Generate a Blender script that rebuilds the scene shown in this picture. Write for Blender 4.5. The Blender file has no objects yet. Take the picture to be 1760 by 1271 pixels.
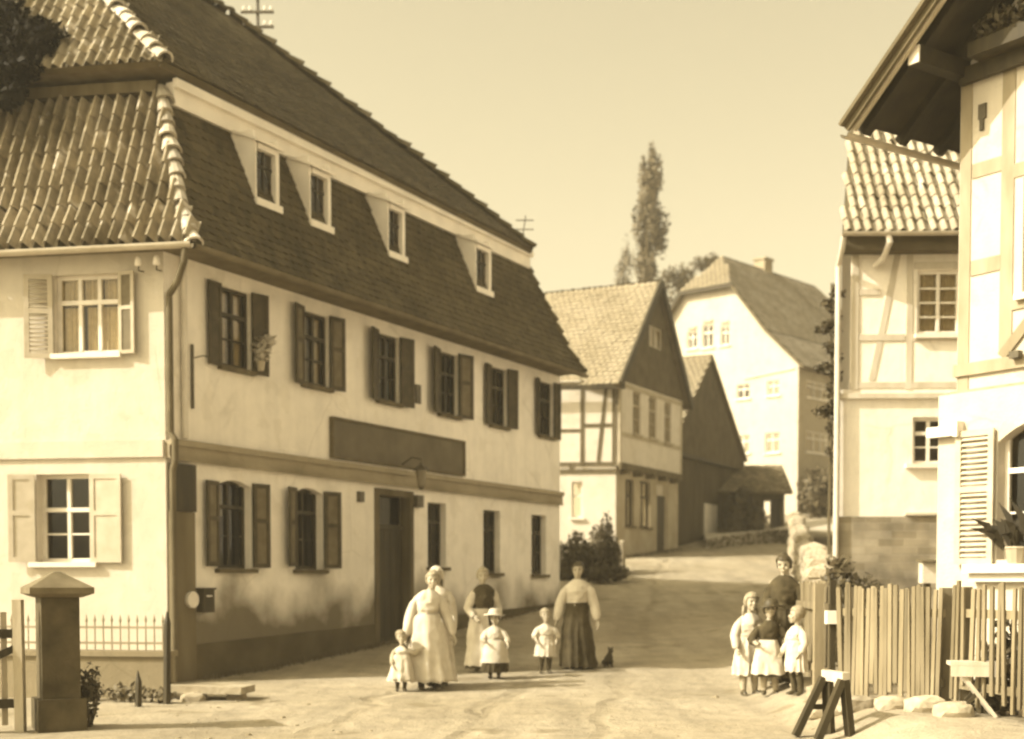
import bpy, bmesh, math, random
from mathutils import Vector, Matrix, noise
from mathutils.geometry import tessellate_polygon
R_ = math.radians
rnd = random.Random(7)
scene = bpy.context.scene
COL = scene.collection

# ------------------------------------------------------------------ camera, sky, sun, exposure
PITCH = R_(-2.5)
cam_d = bpy.data.cameras.new('camera'); cam = bpy.data.objects.new('camera', cam_d); COL.objects.link(cam)
cam.location = (0, 0, 1.5); cam.rotation_euler = (R_(90) + PITCH, 0, 0)
cam_d.sensor_width = 36; cam_d.lens = 36 * 2300 / 1760
cam_d.shift_y = 0.2642; cam_d.clip_start = 0.1; cam_d.clip_end = 3000
cam_d.dof.use_dof = True; cam_d.dof.focus_distance = 9.5; cam_d.dof.aperture_fstop = 1.5
scene.camera = cam

SUN_DIR = Vector((0.954, 0.30, 0)).normalized()      # the way the light travels over the ground
SUN_EL = R_(37)
world = bpy.data.worlds.new('World'); scene.world = world; world.use_nodes = True
nt = world.node_tree; nt.nodes.clear()
wo = nt.nodes.new('ShaderNodeOutputWorld'); bg = nt.nodes.new('ShaderNodeBackground')
sky = nt.nodes.new('ShaderNodeTexSky'); sky.sky_type = 'NISHITA'; sky.sun_disc = False
sky.sun_elevation = SUN_EL
to_sun = -SUN_DIR
sky.sun_rotation = math.atan2(to_sun.x, to_sun.y)
sky.altitude = 200; sky.air_density = 1.0; sky.dust_density = 5.0; sky.ozone_density = 1.0
bw = nt.nodes.new('ShaderNodeRGBToBW')
tint = nt.nodes.new('ShaderNodeMix'); tint.data_type = 'RGBA'; tint.blend_type = 'MULTIPLY'; tint.inputs[0].default_value = 1.0
tint.inputs[7].default_value = (1.0, 0.86, 0.535, 1)   # the whole photograph is a sepia print
nt.links.new(sky.outputs[0], bw.inputs[0]); nt.links.new(bw.outputs[0], tint.inputs[6])
nt.links.new(tint.outputs[2], bg.inputs[0]); bg.inputs[1].default_value = 0.15
nt.links.new(bg.outputs[0], wo.inputs[0])
sun_d = bpy.data.lights.new('sun', 'SUN'); sun = bpy.data.objects.new('sun', sun_d); COL.objects.link(sun)
sun_d.energy = 2.85; sun_d.angle = R_(0.8); sun_d.color = (1.0, 0.92, 0.77)
ld = Vector((SUN_DIR.x * math.cos(SUN_EL), SUN_DIR.y * math.cos(SUN_EL), -math.sin(SUN_EL)))
sun.rotation_euler = ld.to_track_quat('-Z', 'Y').to_euler(); sun.location = (-30, -10, 40)
scene.view_settings.view_transform = 'Standard'; scene.view_settings.look = 'None'
scene.view_settings.exposure = 1.4; scene.view_settings.gamma = 1.0
scene.render.engine = 'CYCLES'
scene.cycles.use_denoising = True
scene.cycles.max_bounces = 6; scene.cycles.volume_bounces = 1; scene.cycles.transparent_max_bounces = 12
scene.cycles.volume_step_rate = 4.0
scene.cycles.pixel_filter_type = 'GAUSSIAN'; scene.cycles.filter_width = 2.2

# ------------------------------------------------------------------ materials: one sepia scale for everything
def sep(v):
    k = min(1, max(0, (v - 0.04) / 0.6)) ** 0.7
    g = 0.77 + 0.16 * k; b = 0.36 + 0.46 * k
    n = 0.2126 + 0.7152 * g + 0.0722 * b
    return (v / n, v * g / n, v * b / n, 1)

MATS = {}
def mat(name, v, v2=None, rough=0.85, scale=3.0, bump=0.3, bscale=40.0, dist=0.01, rand=0.0, spec=0.3, detail=6, stretch=None):
    """noise between two albedos, noise relief, optional per-object variation"""
    if name in MATS: return MATS[name]
    m = bpy.data.materials.new(name); m.use_nodes = True; MATS[name] = m
    t = m.node_tree; p = t.nodes['Principled BSDF']
    p.inputs['Roughness'].default_value = rough; p.inputs['Specular IOR Level'].default_value = spec
    tc = t.nodes.new('ShaderNodeTexCoord')
    src = tc.outputs['Object']
    if stretch:
        mp = t.nodes.new('ShaderNodeMapping'); mp.inputs['Scale'].default_value = stretch
        t.links.new(src, mp.inputs[0]); src = mp.outputs[0]
    nz = t.nodes.new('ShaderNodeTexNoise'); nz.inputs['Scale'].default_value = scale; nz.inputs['Detail'].default_value = detail
    t.links.new(src, nz.inputs['Vector'])
    rp = t.nodes.new('ShaderNodeValToRGB'); rp.color_ramp.elements[0].position = 0.34; rp.color_ramp.elements[1].position = 0.68
    rp.color_ramp.elements[0].color = sep(v); rp.color_ramp.elements[1].color = sep(v2 if v2 else v)
    t.links.new(nz.outputs[0], rp.inputs[0]); out = rp.outputs[0]
    if rand:
        oi = t.nodes.new('ShaderNodeObjectInfo'); mr = t.nodes.new('ShaderNodeMapRange')
        mr.inputs['To Min'].default_value = 1 - rand; mr.inputs['To Max'].default_value = 1 + rand
        t.links.new(oi.outputs['Random'], mr.inputs[0])
        mx = t.nodes.new('ShaderNodeMix'); mx.data_type = 'RGBA'; mx.blend_type = 'MULTIPLY'; mx.inputs[0].default_value = 1
        t.links.new(out, mx.inputs[6]); t.links.new(mr.outputs[0], mx.inputs[7]); out = mx.outputs[2]
    t.links.new(out, p.inputs['Base Color'])
    if bump:
        n2 = t.nodes.new('ShaderNodeTexNoise'); n2.inputs['Scale'].default_value = bscale; n2.inputs['Detail'].default_value = 5
        t.links.new(src, n2.inputs['Vector'])
        b = t.nodes.new('ShaderNodeBump'); b.inputs['Strength'].default_value = bump; b.inputs['Distance'].default_value = dist
        t.links.new(n2.outputs[0], b.inputs['Height']); t.links.new(b.outputs[0], p.inputs['Normal'])
    m.diffuse_color = sep(v)
    return m

def node_noise(t, src, scale, detail=5, vec=None):
    n = t.nodes.new('ShaderNodeTexNoise'); n.inputs['Scale'].default_value = scale; n.inputs['Detail'].default_value = detail
    t.links.new(src, n.inputs['Vector']); return n.outputs[0]
def node_ramp(t, src, stops):
    r = t.nodes.new('ShaderNodeValToRGB'); e = r.color_ramp.elements
    while len(e) < len(stops): e.new(0.5)
    for k, (p, c) in enumerate(stops):
        e[k].position = p; e[k].color = c if isinstance(c, tuple) else (c, c, c, 1)
    t.links.new(src, r.inputs[0]); return r.outputs[0]
def node_mix(t, f, a, b, mode='MIX'):
    m = t.nodes.new('ShaderNodeMix'); m.data_type = 'RGBA'; m.blend_type = mode
    for sock, val in ((m.inputs[0], f), (m.inputs[6], a), (m.inputs[7], b)):
        if hasattr(val, 'is_linked'): t.links.new(val, sock)
        else: sock.default_value = val
    return m.outputs[2]
def node_math(t, op, a, b):
    m = t.nodes.new('ShaderNodeMath'); m.operation = op
    for sock, val in ((m.inputs[0], a), (m.inputs[1], b)):
        if hasattr(val, 'is_linked'): t.links.new(val, sock)
        else: sock.default_value = val
    return m.outputs[0]

def plaster(name, v, dirt, zfade=None, amount=0.6, streak=True):
    """lime plaster: broad patchiness, fine relief, and (zfade=(z0,z1)) damp blotches creeping up an old wall"""
    if name in MATS: return MATS[name]
    m = bpy.data.materials.new(name); m.use_nodes = True; MATS[name] = m
    t = m.node_tree; p = t.nodes['Principled BSDF']; p.inputs['Roughness'].default_value = 0.92; p.inputs['Specular IOR Level'].default_value = 0.15
    tc = t.nodes.new('ShaderNodeTexCoord'); src = tc.outputs['Object']
    n1 = node_noise(t, src, 0.55, 6); n2 = node_noise(t, src, 4.0, 6)
    col = node_ramp(t, n1, [(0.3, sep(v * 0.92)), (0.7, sep(v * 1.04))])
    c2 = node_ramp(t, n2, [(0.32, 0.93), (0.62, 1.0)])
    col = node_mix(t, 1.0, col, c2, 'MULTIPLY')
    pa_ = node_ramp(t, node_noise(t, src, 1.9, 11), [(0.585, 0.0), (0.60, 1.0)]); col = node_mix(t, pa_, col, node_mix(t, 1.0, col, (0.94, 0.935, 0.92, 1), 'MULTIPLY'))
    vo = t.nodes.new('ShaderNodeTexVoronoi'); vo.feature = 'DISTANCE_TO_EDGE'; vo.inputs['Scale'].default_value = 0.55
    nd = t.nodes.new('ShaderNodeTexNoise'); nd.inputs['Scale'].default_value = 3.0; nd.inputs['Detail'].default_value = 6; t.links.new(src, nd.inputs['Vector'])
    t.links.new(node_mix(t, 0.14, src, nd.outputs['Color'], 'ADD'), vo.inputs['Vector'])
    ck = node_math(t, 'MULTIPLY', node_ramp(t, vo.outputs['Distance'], [(0.0, 1.0), (0.012, 0.0)]), node_ramp(t, node_noise(t, src, 0.8, 2), [(0.52, 0.0), (0.58, 0.22)])); col = node_mix(t, ck, col, sep(v * 0.3))
    sp_ = node_ramp(t, node_noise(t, src, 60, 3), [(0.27, 0.72), (0.36, 1.0)]); col = node_mix(t, 1.0, col, sp_, 'MULTIPLY')
    if streak:
        mp = t.nodes.new('ShaderNodeMapping'); mp.inputs['Scale'].default_value = (2.5, 2.5, 0.22); t.links.new(src, mp.inputs[0])
        n3 = node_noise(t, mp.outputs[0], 2.0, 6)
        c3 = node_ramp(t, n3, [(0.36, 0.80), (0.56, 1.0)])
        col = node_mix(t, 0.28, col, node_mix(t, 1.0, col, c3, 'MULTIPLY'))
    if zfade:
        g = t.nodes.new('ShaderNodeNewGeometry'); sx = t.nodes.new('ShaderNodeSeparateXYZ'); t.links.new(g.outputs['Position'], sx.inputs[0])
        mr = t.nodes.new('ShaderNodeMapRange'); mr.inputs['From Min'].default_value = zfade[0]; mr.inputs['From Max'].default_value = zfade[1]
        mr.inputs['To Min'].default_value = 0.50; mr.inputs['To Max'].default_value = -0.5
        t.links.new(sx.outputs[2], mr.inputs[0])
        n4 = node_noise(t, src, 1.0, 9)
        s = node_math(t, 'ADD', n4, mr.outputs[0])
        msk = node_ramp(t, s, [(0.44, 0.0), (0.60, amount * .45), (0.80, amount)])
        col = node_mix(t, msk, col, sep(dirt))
    t.links.new(col, p.inputs['Base Color'])
    b = t.nodes.new('ShaderNodeBump'); b.inputs['Strength'].default_value = 0.5; b.inputs['Distance'].default_value = 0.012
    h = node_math(t, 'ADD', node_noise(t, src, 28, 6), node_math(t, 'MULTIPLY', n2, 1.6))
    t.links.new(h, b.inputs['Height']); t.links.new(b.outputs[0], p.inputs['Normal'])
    return m

def tile_mat(name, v, v2, rand=0.2, moss=0.1):
    if name in MATS: return MATS[name]
    m = bpy.data.materials.new(name); m.use_nodes = True; MATS[name] = m
    t = m.node_tree; p = t.nodes['Principled BSDF']; p.inputs['Roughness'].default_value = 0.9; p.inputs['Specular IOR Level'].default_value = 0.2
    g = t.nodes.new('ShaderNodeNewGeometry'); pos = g.outputs['Position']
    n1 = node_noise(t, pos, 1.1, 6); n2 = node_noise(t, pos, 9.0, 5)
    col = node_ramp(t, n1, [(0.32, sep(v)), (0.68, sep(v2))])
    col = node_mix(t, 1.0, col, node_ramp(t, n2, [(0.3, 0.72), (0.65, 1.0)]), 'MULTIPLY')
    oi = t.nodes.new('ShaderNodeObjectInfo'); at = t.nodes.new('ShaderNodeAttribute'); at.attribute_name = 'tint'
    mr = t.nodes.new('ShaderNodeMapRange'); mr.inputs['To Min'].default_value = 1 - rand; mr.inputs['To Max'].default_value = 1 + rand
    s = node_math(t, 'FRACT', node_math(t, 'ADD', oi.outputs['Random'], at.outputs['Fac']), 0.0)
    t.links.new(s, mr.inputs[0])
    col = node_mix(t, 1.0, col, mr.outputs[0], 'MULTIPLY')
    lich = node_ramp(t, node_noise(t, pos, 3.3, 8), [(0.60, 0.0), (0.72, moss)])
    col = node_mix(t, lich, col, sep(min(0.6, v2 * 1.8)))
    t.links.new(col, p.inputs['Base Color'])
    b = t.nodes.new('ShaderNodeBump'); b.inputs['Strength'].default_value = 0.35; b.inputs['Distance'].default_value = 0.008
    t.links.new(node_noise(t, pos, 45, 4), b.inputs['Height']); t.links.new(b.outputs[0], p.inputs['Normal'])
    return m

def glass_mat():
    m = bpy.data.materials.new('window_glass'); m.use_nodes = True
    t = m.node_tree; t.nodes.clear()
    o = t.nodes.new('ShaderNodeOutputMaterial'); mx = t.nodes.new('ShaderNodeMixShader')
    tr = t.nodes.new('ShaderNodeBsdfTransparent'); tr.inputs[0].default_value = (0.82, 0.76, 0.6, 1)
    gl = t.nodes.new('ShaderNodeBsdfGlossy'); gl.inputs[1] .default_value = 0.03
    fr = t.nodes.new('ShaderNodeFresnel'); fr.inputs[0].default_value = 1.45
    t.links.new(fr.outputs[0], mx.inputs[0]); t.links.new(tr.outputs[0], mx.inputs[1]); t.links.new(gl.outputs[0], mx.inputs[2])
    t.links.new(mx.outputs[0], o.inputs[0]); return m
GLASS = glass_mat()

def brick_mat(name, v, v2, mortar, bw_=0.26, bh=0.075):
    m = bpy.data.materials.new(name); m.use_nodes = True; MATS[name] = m
    t = m.node_tree; p = t.nodes['Principled BSDF']; p.inputs['Roughness'].default_value = 0.9
    tc = t.nodes.new('ShaderNodeTexCoord'); mp = t.nodes.new('ShaderNodeMapping'); mp.inputs['Rotation'].default_value = (R_(90), 0, 0)
    t.links.new(tc.outputs['Object'], mp.inputs[0])
    b = t.nodes.new('ShaderNodeTexBrick'); b.inputs['Color1'].default_value = sep(v); b.inputs['Color2'].default_value = sep(v2); b.inputs['Mortar'].default_value = sep(mortar)
    b.inputs['Scale'].default_value = 1; b.inputs['Brick Width'].default_value = bw_; b.inputs['Row Height'].default_value = bh; b.inputs['Mortar Size'].default_value = 0.008
    t.links.new(mp.outputs[0], b.inputs[0])
    n = node_noise(t, tc.outputs['Object'], 2.2, 6)
    col = node_mix(t, 1.0, b.outputs[0], node_ramp(t, n, [(0.3, 0.42), (0.7, 1.0)]), 'MULTIPLY')
    t.links.new(col, p.inputs['Base Color'])
    bp = t.nodes.new('ShaderNodeBump'); bp.inputs['Distance'].default_value = 0.012; bp.inputs['Strength'].default_value = 0.7; bp.invert = True
    t.links.new(b.outputs['Fac'], bp.inputs['Height']); t.links.new(bp.outputs[0], p.inputs['Normal'])
    return m

def leaf_mat(name, v, v2, spec=0.3):
    if name in MATS: return MATS[name]
    m = bpy.data.materials.new(name); m.use_nodes = True; MATS[name] = m
    t = m.node_tree; p = t.nodes['Principled BSDF']; p.inputs['Roughness'].default_value = 0.6; p.inputs['Specular IOR Level'].default_value = spec
    at = t.nodes.new('ShaderNodeAttribute'); at.attribute_name = 'tint'
    col = node_ramp(t, at.outputs['Fac'], [(0.0, sep(v)), (1.0, sep(v2))])
    t.links.new(col, p.inputs['Base Color'])
    return m

# ------------------------------------------------------------------ mesh helpers
class MB:
    def __init__(s): s.v = []; s.f = []; s.tint = []; s.smooth = False
    def add(s, vs, fs, tint=None):
        b = len(s.v); s.v += [Vector(q) for q in vs]; s.f += [tuple(b + i for i in g) for g in fs]
        if tint is not None: s.tint += [tint] * len(fs)
        return s
    def obox(s, c, ax, ay, az, tint=None):            # centre and three half-axis vectors
        c = Vector(c); ax = Vector(ax); ay = Vector(ay); az = Vector(az)
        vs = [c + ax * i + ay * j + az * k for i in (-1, 1) for j in (-1, 1) for k in (-1, 1)]
        fs = [(0, 1, 3, 2), (4, 6, 7, 5), (0, 4, 5, 1), (2, 3, 7, 6), (0, 2, 6, 4), (1, 5, 7, 3)]
        if ax.cross(ay).dot(az) < 0: fs = [g[::-1] for g in fs]
        return s.add(vs, fs, tint)
    def box(s, x0, x1, y0, y1, z0, z1):
        return s.obox(((x0 + x1) / 2, (y0 + y1) / 2, (z0 + z1) / 2), ((x1 - x0) / 2, 0, 0), (0, (y1 - y0) / 2, 0), (0, 0, (z1 - z0) / 2))
    def bar(s, p, q, w, h, up=(0, 0, 1)):
        p = Vector(p); q = Vector(q); d = q - p
        up = Vector(up)
        side = d.cross(up)
        if side.length < 1e-6: side = d.cross(Vector((0, 1, 0)))
        side.normalize(); u2 = side.cross(d).normalized()
        return s.obox((p + q) / 2, d / 2, side * w / 2, u2 * h / 2)
    def ring_loft(s, rings, cap=True, closed=True):
        b = len(s.v); n = len(rings[0])
        for r in rings: s.v += [Vector(q) for q in r]
        for i in range(len(rings) - 1):
            for j in range(n if closed else n - 1):
                k = (j + 1) % n
                s.f.append((b + i * n + j, b + i * n + k, b + (i + 1) * n + k, b + (i + 1) * n + j))
        if cap and closed:
            s.f.append(tuple(b + j for j in range(n))[::-1]); s.f.append(tuple(b + (len(rings) - 1) * n + j for j in range(n)))
        return s
    def tube(s, pts, rad, seg=8, cap=True):
        pts = [Vector(q) for q in pts]; rings = []
        if not hasattr(rad, '__len__'): rad = [rad] * len(pts)
        ref = Vector((0.13, 0.21, 1)) if abs((pts[-1] - pts[0]).normalized().z) < 0.9 else Vector((1, 0.1, 0))
        for i, q in enumerate(pts):
            d = (pts[min(i + 1, len(pts) - 1)] - pts[max(i - 1, 0)]).normalized()
            a = d.cross(ref).normalized(); b = d.cross(a)
            rings.append([q + (a * math.cos(2 * math.pi * j / seg) + b * math.sin(2 * math.pi * j / seg)) * rad[i] for j in range(seg)])
        return s.ring_loft(rings, cap)
    def ball(s, c, r, seg=10, ring=7, rot=None):
        c = Vector(c); r = Vector(r) if hasattr(r, '__len__') else Vector((r, r, r)); rings = []
        for i in range(ring + 1):
            ph = math.pi * (i + 0.02) / (ring + 0.04); row = []
            for j in range(seg):
                q = Vector((math.sin(ph) * math.cos(2 * math.pi * j / seg) * r.x, math.sin(ph) * math.sin(2 * math.pi * j / seg) * r.y, math.cos(ph) * r.z))
                if rot: q = rot @ q
                row.append(c + q)
            rings.append(row)
        return s.ring_loft(rings[::-1])
    def slab(s, poly, th, nrm=None):                  # planar polygon, extruded against its normal
        poly = [Vector(q) for q in poly]
        if nrm is None:
            nrm = Vector((0, 0, 0))
            for i in range(len(poly)):
                a = poly[i]; b = poly[(i + 1) % len(poly)]; nrm += a.cross(b)
            nrm.normalize()
        lo = [q - nrm * th for q in poly]; n = len(poly); b = len(s.v)
        s.v += poly + lo
        s.f.append(tuple(b + i for i in range(n))); s.f.append(tuple(b + n + i for i in range(n))[::-1])
        for i in range(n):
            k = (i + 1) % n; s.f.append((b + i, b + n + i, b + n + k, b + k))
        return s
    def mesh(s, name, origin=(0, 0, 0)):
        o = Vector(origin); me = bpy.data.meshes.new(name)
        me.from_pydata([tuple(q - o) for q in s.v], [], s.f); me.update()
        if s.smooth:
            me.polygons.foreach_set('use_smooth', [True] * len(me.polygons))
        if s.tint and len(s.tint) == len(me.polygons):
            a = me.attributes.new('tint', 'FLOAT', 'FACE'); a.data.foreach_set('value', s.tint)
        return me
    def build(s, name, m, parent=None, **kw):
        o = bpy.data.objects.new(name, s.mesh(name, origin_of(parent)))
        o.data.materials.append(m); COL.objects.link(o)
        if parent: o.parent = parent
        for k, q in kw.items(): o[k] = q
        return o
def origin_of(p):
    v = Vector((0, 0, 0))
    while p is not None: v += Vector(p.location); p = p.parent
    return v
def thing(name, label, cat, loc, group=None):
    o = bpy.data.objects.new(name, None); COL.objects.link(o); o.location = loc; o.empty_display_size = 0.2
    o['label'] = label; o['category'] = cat
    if group: o['group'] = group
    return o
def tag(o, label, cat, group=None):
    o['label'] = label; o['category'] = cat
    if group: o['group'] = group
    return o
def inst(name, me, m4, parent):                       # one more object on shared mesh data
    o = bpy.data.objects.new(name, me); COL.objects.link(o); o.parent = parent
    mm = m4.copy(); mm.translation = mm.translation - origin_of(parent); o.matrix_local = mm
    return o

class Face:
    """a vertical wall plane: point o, direction d along it, outward normal n"""
    def __init__(s, o, d, n=None):
        s.o = Vector((o[0], o[1], 0)); s.d = Vector((d[0], d[1], 0)).normalized()
        s.n = Vector((s.d.y, -s.d.x, 0))
        if n is not None and s.n.dot(Vector((n[0], n[1], 0))) < 0: s.n = -s.n
    def pt(s, t, z, off=0): return s.o + s.d * t + s.n * off + Vector((0, 0, z))
    def box(s, mb, t0, t1, z0, z1, n0, n1):
        c = s.pt((t0 + t1) / 2, (z0 + z1) / 2, (n0 + n1) / 2)
        return mb.obox(c, s.d * (t1 - t0) / 2, s.n * (n1 - n0) / 2, Vector((0, 0, (z1 - z0) / 2)))
    def beam(s, mb, a, b, w, n0=-0.05, n1=0.02):       # straight timber in the plane between two (t,z) points
        p = s.pt(a[0], a[1], (n0 + n1) / 2); q = s.pt(b[0], b[1], (n0 + n1) / 2); d = (q - p)
        side = d.cross(s.n).normalized()
        return mb.obox((p + q) / 2, d / 2, side * w / 2, s.n * (n1 - n0) / 2)
    def wall(s, outer, holes, depth, off=0.0):
        mb = MB()
        loops = [[Vector((a, b, 0)) for a, b in outer]] + [[Vector((a, b, 0)) for a, b in h] for h in holes]
        flat = [q for l in loops for q in l]
        vs = [s.pt(q.x, q.y, off) for q in flat]
        fs = [tuple(t) for t in tessellate_polygon(loops)]
        out = []
        for f in fs:
            a, b, c = (vs[i] for i in f)
            out.append(f if (b - a).cross(c - a).dot(s.n) > 0 else f[::-1])
        mb.add(vs, out)
        for h in holes:
            n = len(h)
            for i in range(n):
                a = h[i]; b = h[(i + 1) % n]
                mb.add([s.pt(a[0], a[1], off), s.pt(b[0], b[1], off), s.pt(b[0], b[1], off - depth), s.pt(a[0], a[1], off - depth)], [(0, 1, 2, 3)])
        return mb
def rect(t0, t1, z0, z1): return [(t0, z0), (t1, z0), (t1, z1), (t0, z1)]
def arched(t0, t1, z0, z1, rise):
    n = 8; w = t1 - t0
    return [(t0, z0), (t1, z0)] + [(t1 - w * i / n, z1 - rise + rise * math.sin(math.pi * i / n)) for i in range(n + 1)]

M_WHITE = mat('white_paint_old', 0.62, 0.72, rough=0.6, scale=5, bump=0.15)
M_CURT = mat('curtain_cloth', 0.55, 0.68, rough=0.9, scale=14, bump=0.2)
M_DARKW = mat('dark_painted_wood', 0.022, 0.042, rough=0.65, scale=6, bump=0.25, stretch=(1, 1, 0.2))
M_SHUT = mat('shutter_paint', 0.035, 0.06, rough=0.7, scale=7, bump=0.25)
M_SHUTP = mat('shutter_panel_paint', 0.085, 0.13, rough=0.7, scale=7, bump=0.2)
M_PALESH = mat('pale_shutter_paint', 0.36, 0.44, rough=0.7, scale=5, bump=0.2)
M_IRON = mat('dark_iron', 0.04, 0.07, rough=0.55, scale=12, bump=0.15, spec=0.5)
M_TIMB = mat('weathered_timber', 0.06, 0.11, rough=0.85, scale=5, bump=0.5, bscale=30, stretch=(1, 1, 0.25))
M_ZINC = mat('zinc_gutter', 0.34, 0.44, rough=0.5, scale=4, bump=0.1, spec=0.5)

def window(F, parent, t0, t1, z0, z1, recess=0.12, m=None, cols=2, rows=3, transom=0.68, curtain=None, sill=None, off=0.0, bars=0.035):
    """frame with mullion, transom and glazing bars; each pane its own sheet of glass"""
    m = m or M_WHITE; w = MB(); n1 = off - recess; n0 = n1 - 0.06; fw = 0.055
    F.box(w, t0, t0 + fw, z0, z1, n0, n1); F.box(w, t1 - fw, t1, z0, z1, n0, n1)
    F.box(w, t0 + fw, t1 - fw, z0, z0 + fw, n0, n1); F.box(w, t0 + fw, t1 - fw, z1 - fw, z1, n0, n1)
    zt = z0 + (z1 - z0) * transom if transom else None
    ts = [t0 + fw + (t1 - t0 - 2 * fw) * i / cols for i in range(cols + 1)]
    for q in ts[1:-1]: F.box(w, q - bars / 1.4, q + bars / 1.4, z0 + fw, z1 - fw, n0 + 0.002, n1 + 0.012)
    zs = [z0 + fw]
    if zt:
        F.box(w, t0 + fw, t1 - fw, zt - 0.03, zt + 0.03, n0 + 0.004, n1 + 0.02)
        nlow = max(1, rows - 1); zs += [z0 + fw + (zt - z0 - fw) * i / nlow for i in range(1, nlow)] + [zt, z1 - fw]
        for q in zs[1:-2]: F.box(w, t0 + fw, t1 - fw, q - 0.012, q + 0.012, n0 + 0.012, n1 + 0.004)
    else:
        zs += [z0 + fw + (z1 - z0 - 2 * fw) * i / rows for i in range(1, rows)] + [z1 - fw]
        for q in zs[1:-1]: F.box(w, t0 + fw, t1 - fw, q - 0.014, q + 0.014, n0 + 0.012, n1 + 0.004)
    wo_ = w.build('window', m, parent)
    nm = n1 - 0.03
    for i in range(len(ts) - 1):
        for j in range(len(zs) - 1):
            g = MB(); tilt = rnd.uniform(-0.004, 0.004)
            g.add([F.pt(ts[i], zs[j], nm), F.pt(ts[i + 1], zs[j], nm + tilt), F.pt(ts[i + 1], zs[j + 1], nm), F.pt(ts[i], zs[j + 1], nm - tilt)], [(0, 1, 2, 3)])
            g.build('pane', GLASS, wo_)
    if curtain:
        for (a, b, c, d) in curtain:                   # fractions of the opening
            g = MB(); n = 14; r0 = []; r1 = []
            for k in range(n + 1):
                tt = t0 + (t1 - t0) * (a + (b - a) * k / n); ww = n0 - 0.05 + 0.018 * math.sin(k * 2.3 + a * 9)
                r0.append(F.pt(tt, z0 + (z1 - z0) * c, ww)); r1.append(F.pt(tt, z0 + (z1 - z0) * d, ww))
            g.ring_loft([r0, r1], cap=False, closed=False); g.build('curtain', M_CURT, wo_)
    if sill:
        g = MB(); F.box(g, t0 - sill, t1 + sill, z0 - 0.07, z0 - 0.003, off - 0.05, off + 0.09); g.build('sill', m if m is not M_DARKW else M_TIMB, wo_)
    return wo_

def shutter(F, parent, hinge, width, z0, z1, ang=6, off=0.0, m=None, mp=None, louvres=False):
    """hinged leaf lying open against the wall; width<0 opens towards smaller t"""
    ang = ang + rnd.uniform(-4, 9); z0 = z0 + rnd.uniform(-.02, .015); z1 = z1 + rnd.uniform(-.02, .015); m = m or M_SHUT; mp = mp or m; s = 1 if width > 0 else -1; W = abs(width); a = R_(ang)
    ex = F.d * s * math.cos(a) + F.n * math.sin(a); en = F.n * math.cos(a) - F.d * s * math.sin(a)
    o = F.pt(hinge, 0, off + 0.025)
    def b(mb, x0, x1, za, zb, n0, n1): mb.obox(o + ex * (x0 + x1) / 2 + en * (n0 + n1) / 2 + Vector((0, 0, (za + zb) / 2)), ex * (x1 - x0) / 2, en * (n1 - n0) / 2, Vector((0, 0, (zb - za) / 2)))
    g = MB(); r = min(0.07, W * 0.2); zm = z0 + (z1 - z0) * 0.56
    b(g, 0, r, z0, z1, 0, 0.035); b(g, W - r, W, z0, z1, 0, 0.035)
    for za, zb in ((z0, z0 + r), (zm - r / 2, zm + r / 2), (z1 - r, z1)): b(g, r, W - r, za, zb, 0, 0.035)
    so = g.build('shutter', m, parent)
    for za, zb in ((z0 + r, zm - r / 2), (zm + r / 2, z1 - r)):
        g = MB()
        if louvres:
            k = int((zb - za) / 0.06)
            for i in range(k):
                zc = za + (zb - za) * (i + 0.5) / k
                c = o + ex * W / 2 + en * 0.018 + Vector((0, 0, zc))
                g.obox(c, ex * (W / 2 - r), en * 0.014 + Vector((0, 0, -0.016)), (en * 0.016 + Vector((0, 0, 0.014))) * 0.25)
        else: b(g, r, W - r, za, zb, 0.006, 0.022)
        g.build('panel', mp, so)
    return so

def half_tile(w, l, th=0.014, arch=0.5):
    """S-section pan tile, x across, y up the slope"""
    mb = MB(); n = 7; top0 = []; top1 = []; 
    for i in range(n + 1):
        u_ = i / n; x = (u_ - 0.5) * w
        z = w * arch * max(0.0, math.sin(math.pi * min(1, u_ / 0.72))) * 0.75 - w * 0.06 * (1 if u_ > 0.75 else 0)
        top0.append((x, 0, z + 0.03)); top1.append((x, l, z))
    b = [(x, y, z - th) for x, y, z in top0]
    mb.ring_loft([b, top0, top1], cap=False, closed=False)
    mb.smooth = False
    return mb
def flat_tile(w, l, th=0.018):
    mb = MB()
    t0 = [(-w / 2, 0.03, 0.028), (-w / 6, 0, 0.028), (w / 6, 0, 0.028), (w / 2, 0.03, 0.028)]; t1 = [(-w / 2, l, 0), (-w / 6, l, 0), (w / 6, l, 0), (w / 2, l, 0)]
    b = [(x, y, z - th) for x, y, z in t0]
    mb.ring_loft([b, t0, t1], cap=False, closed=False); return mb

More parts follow.
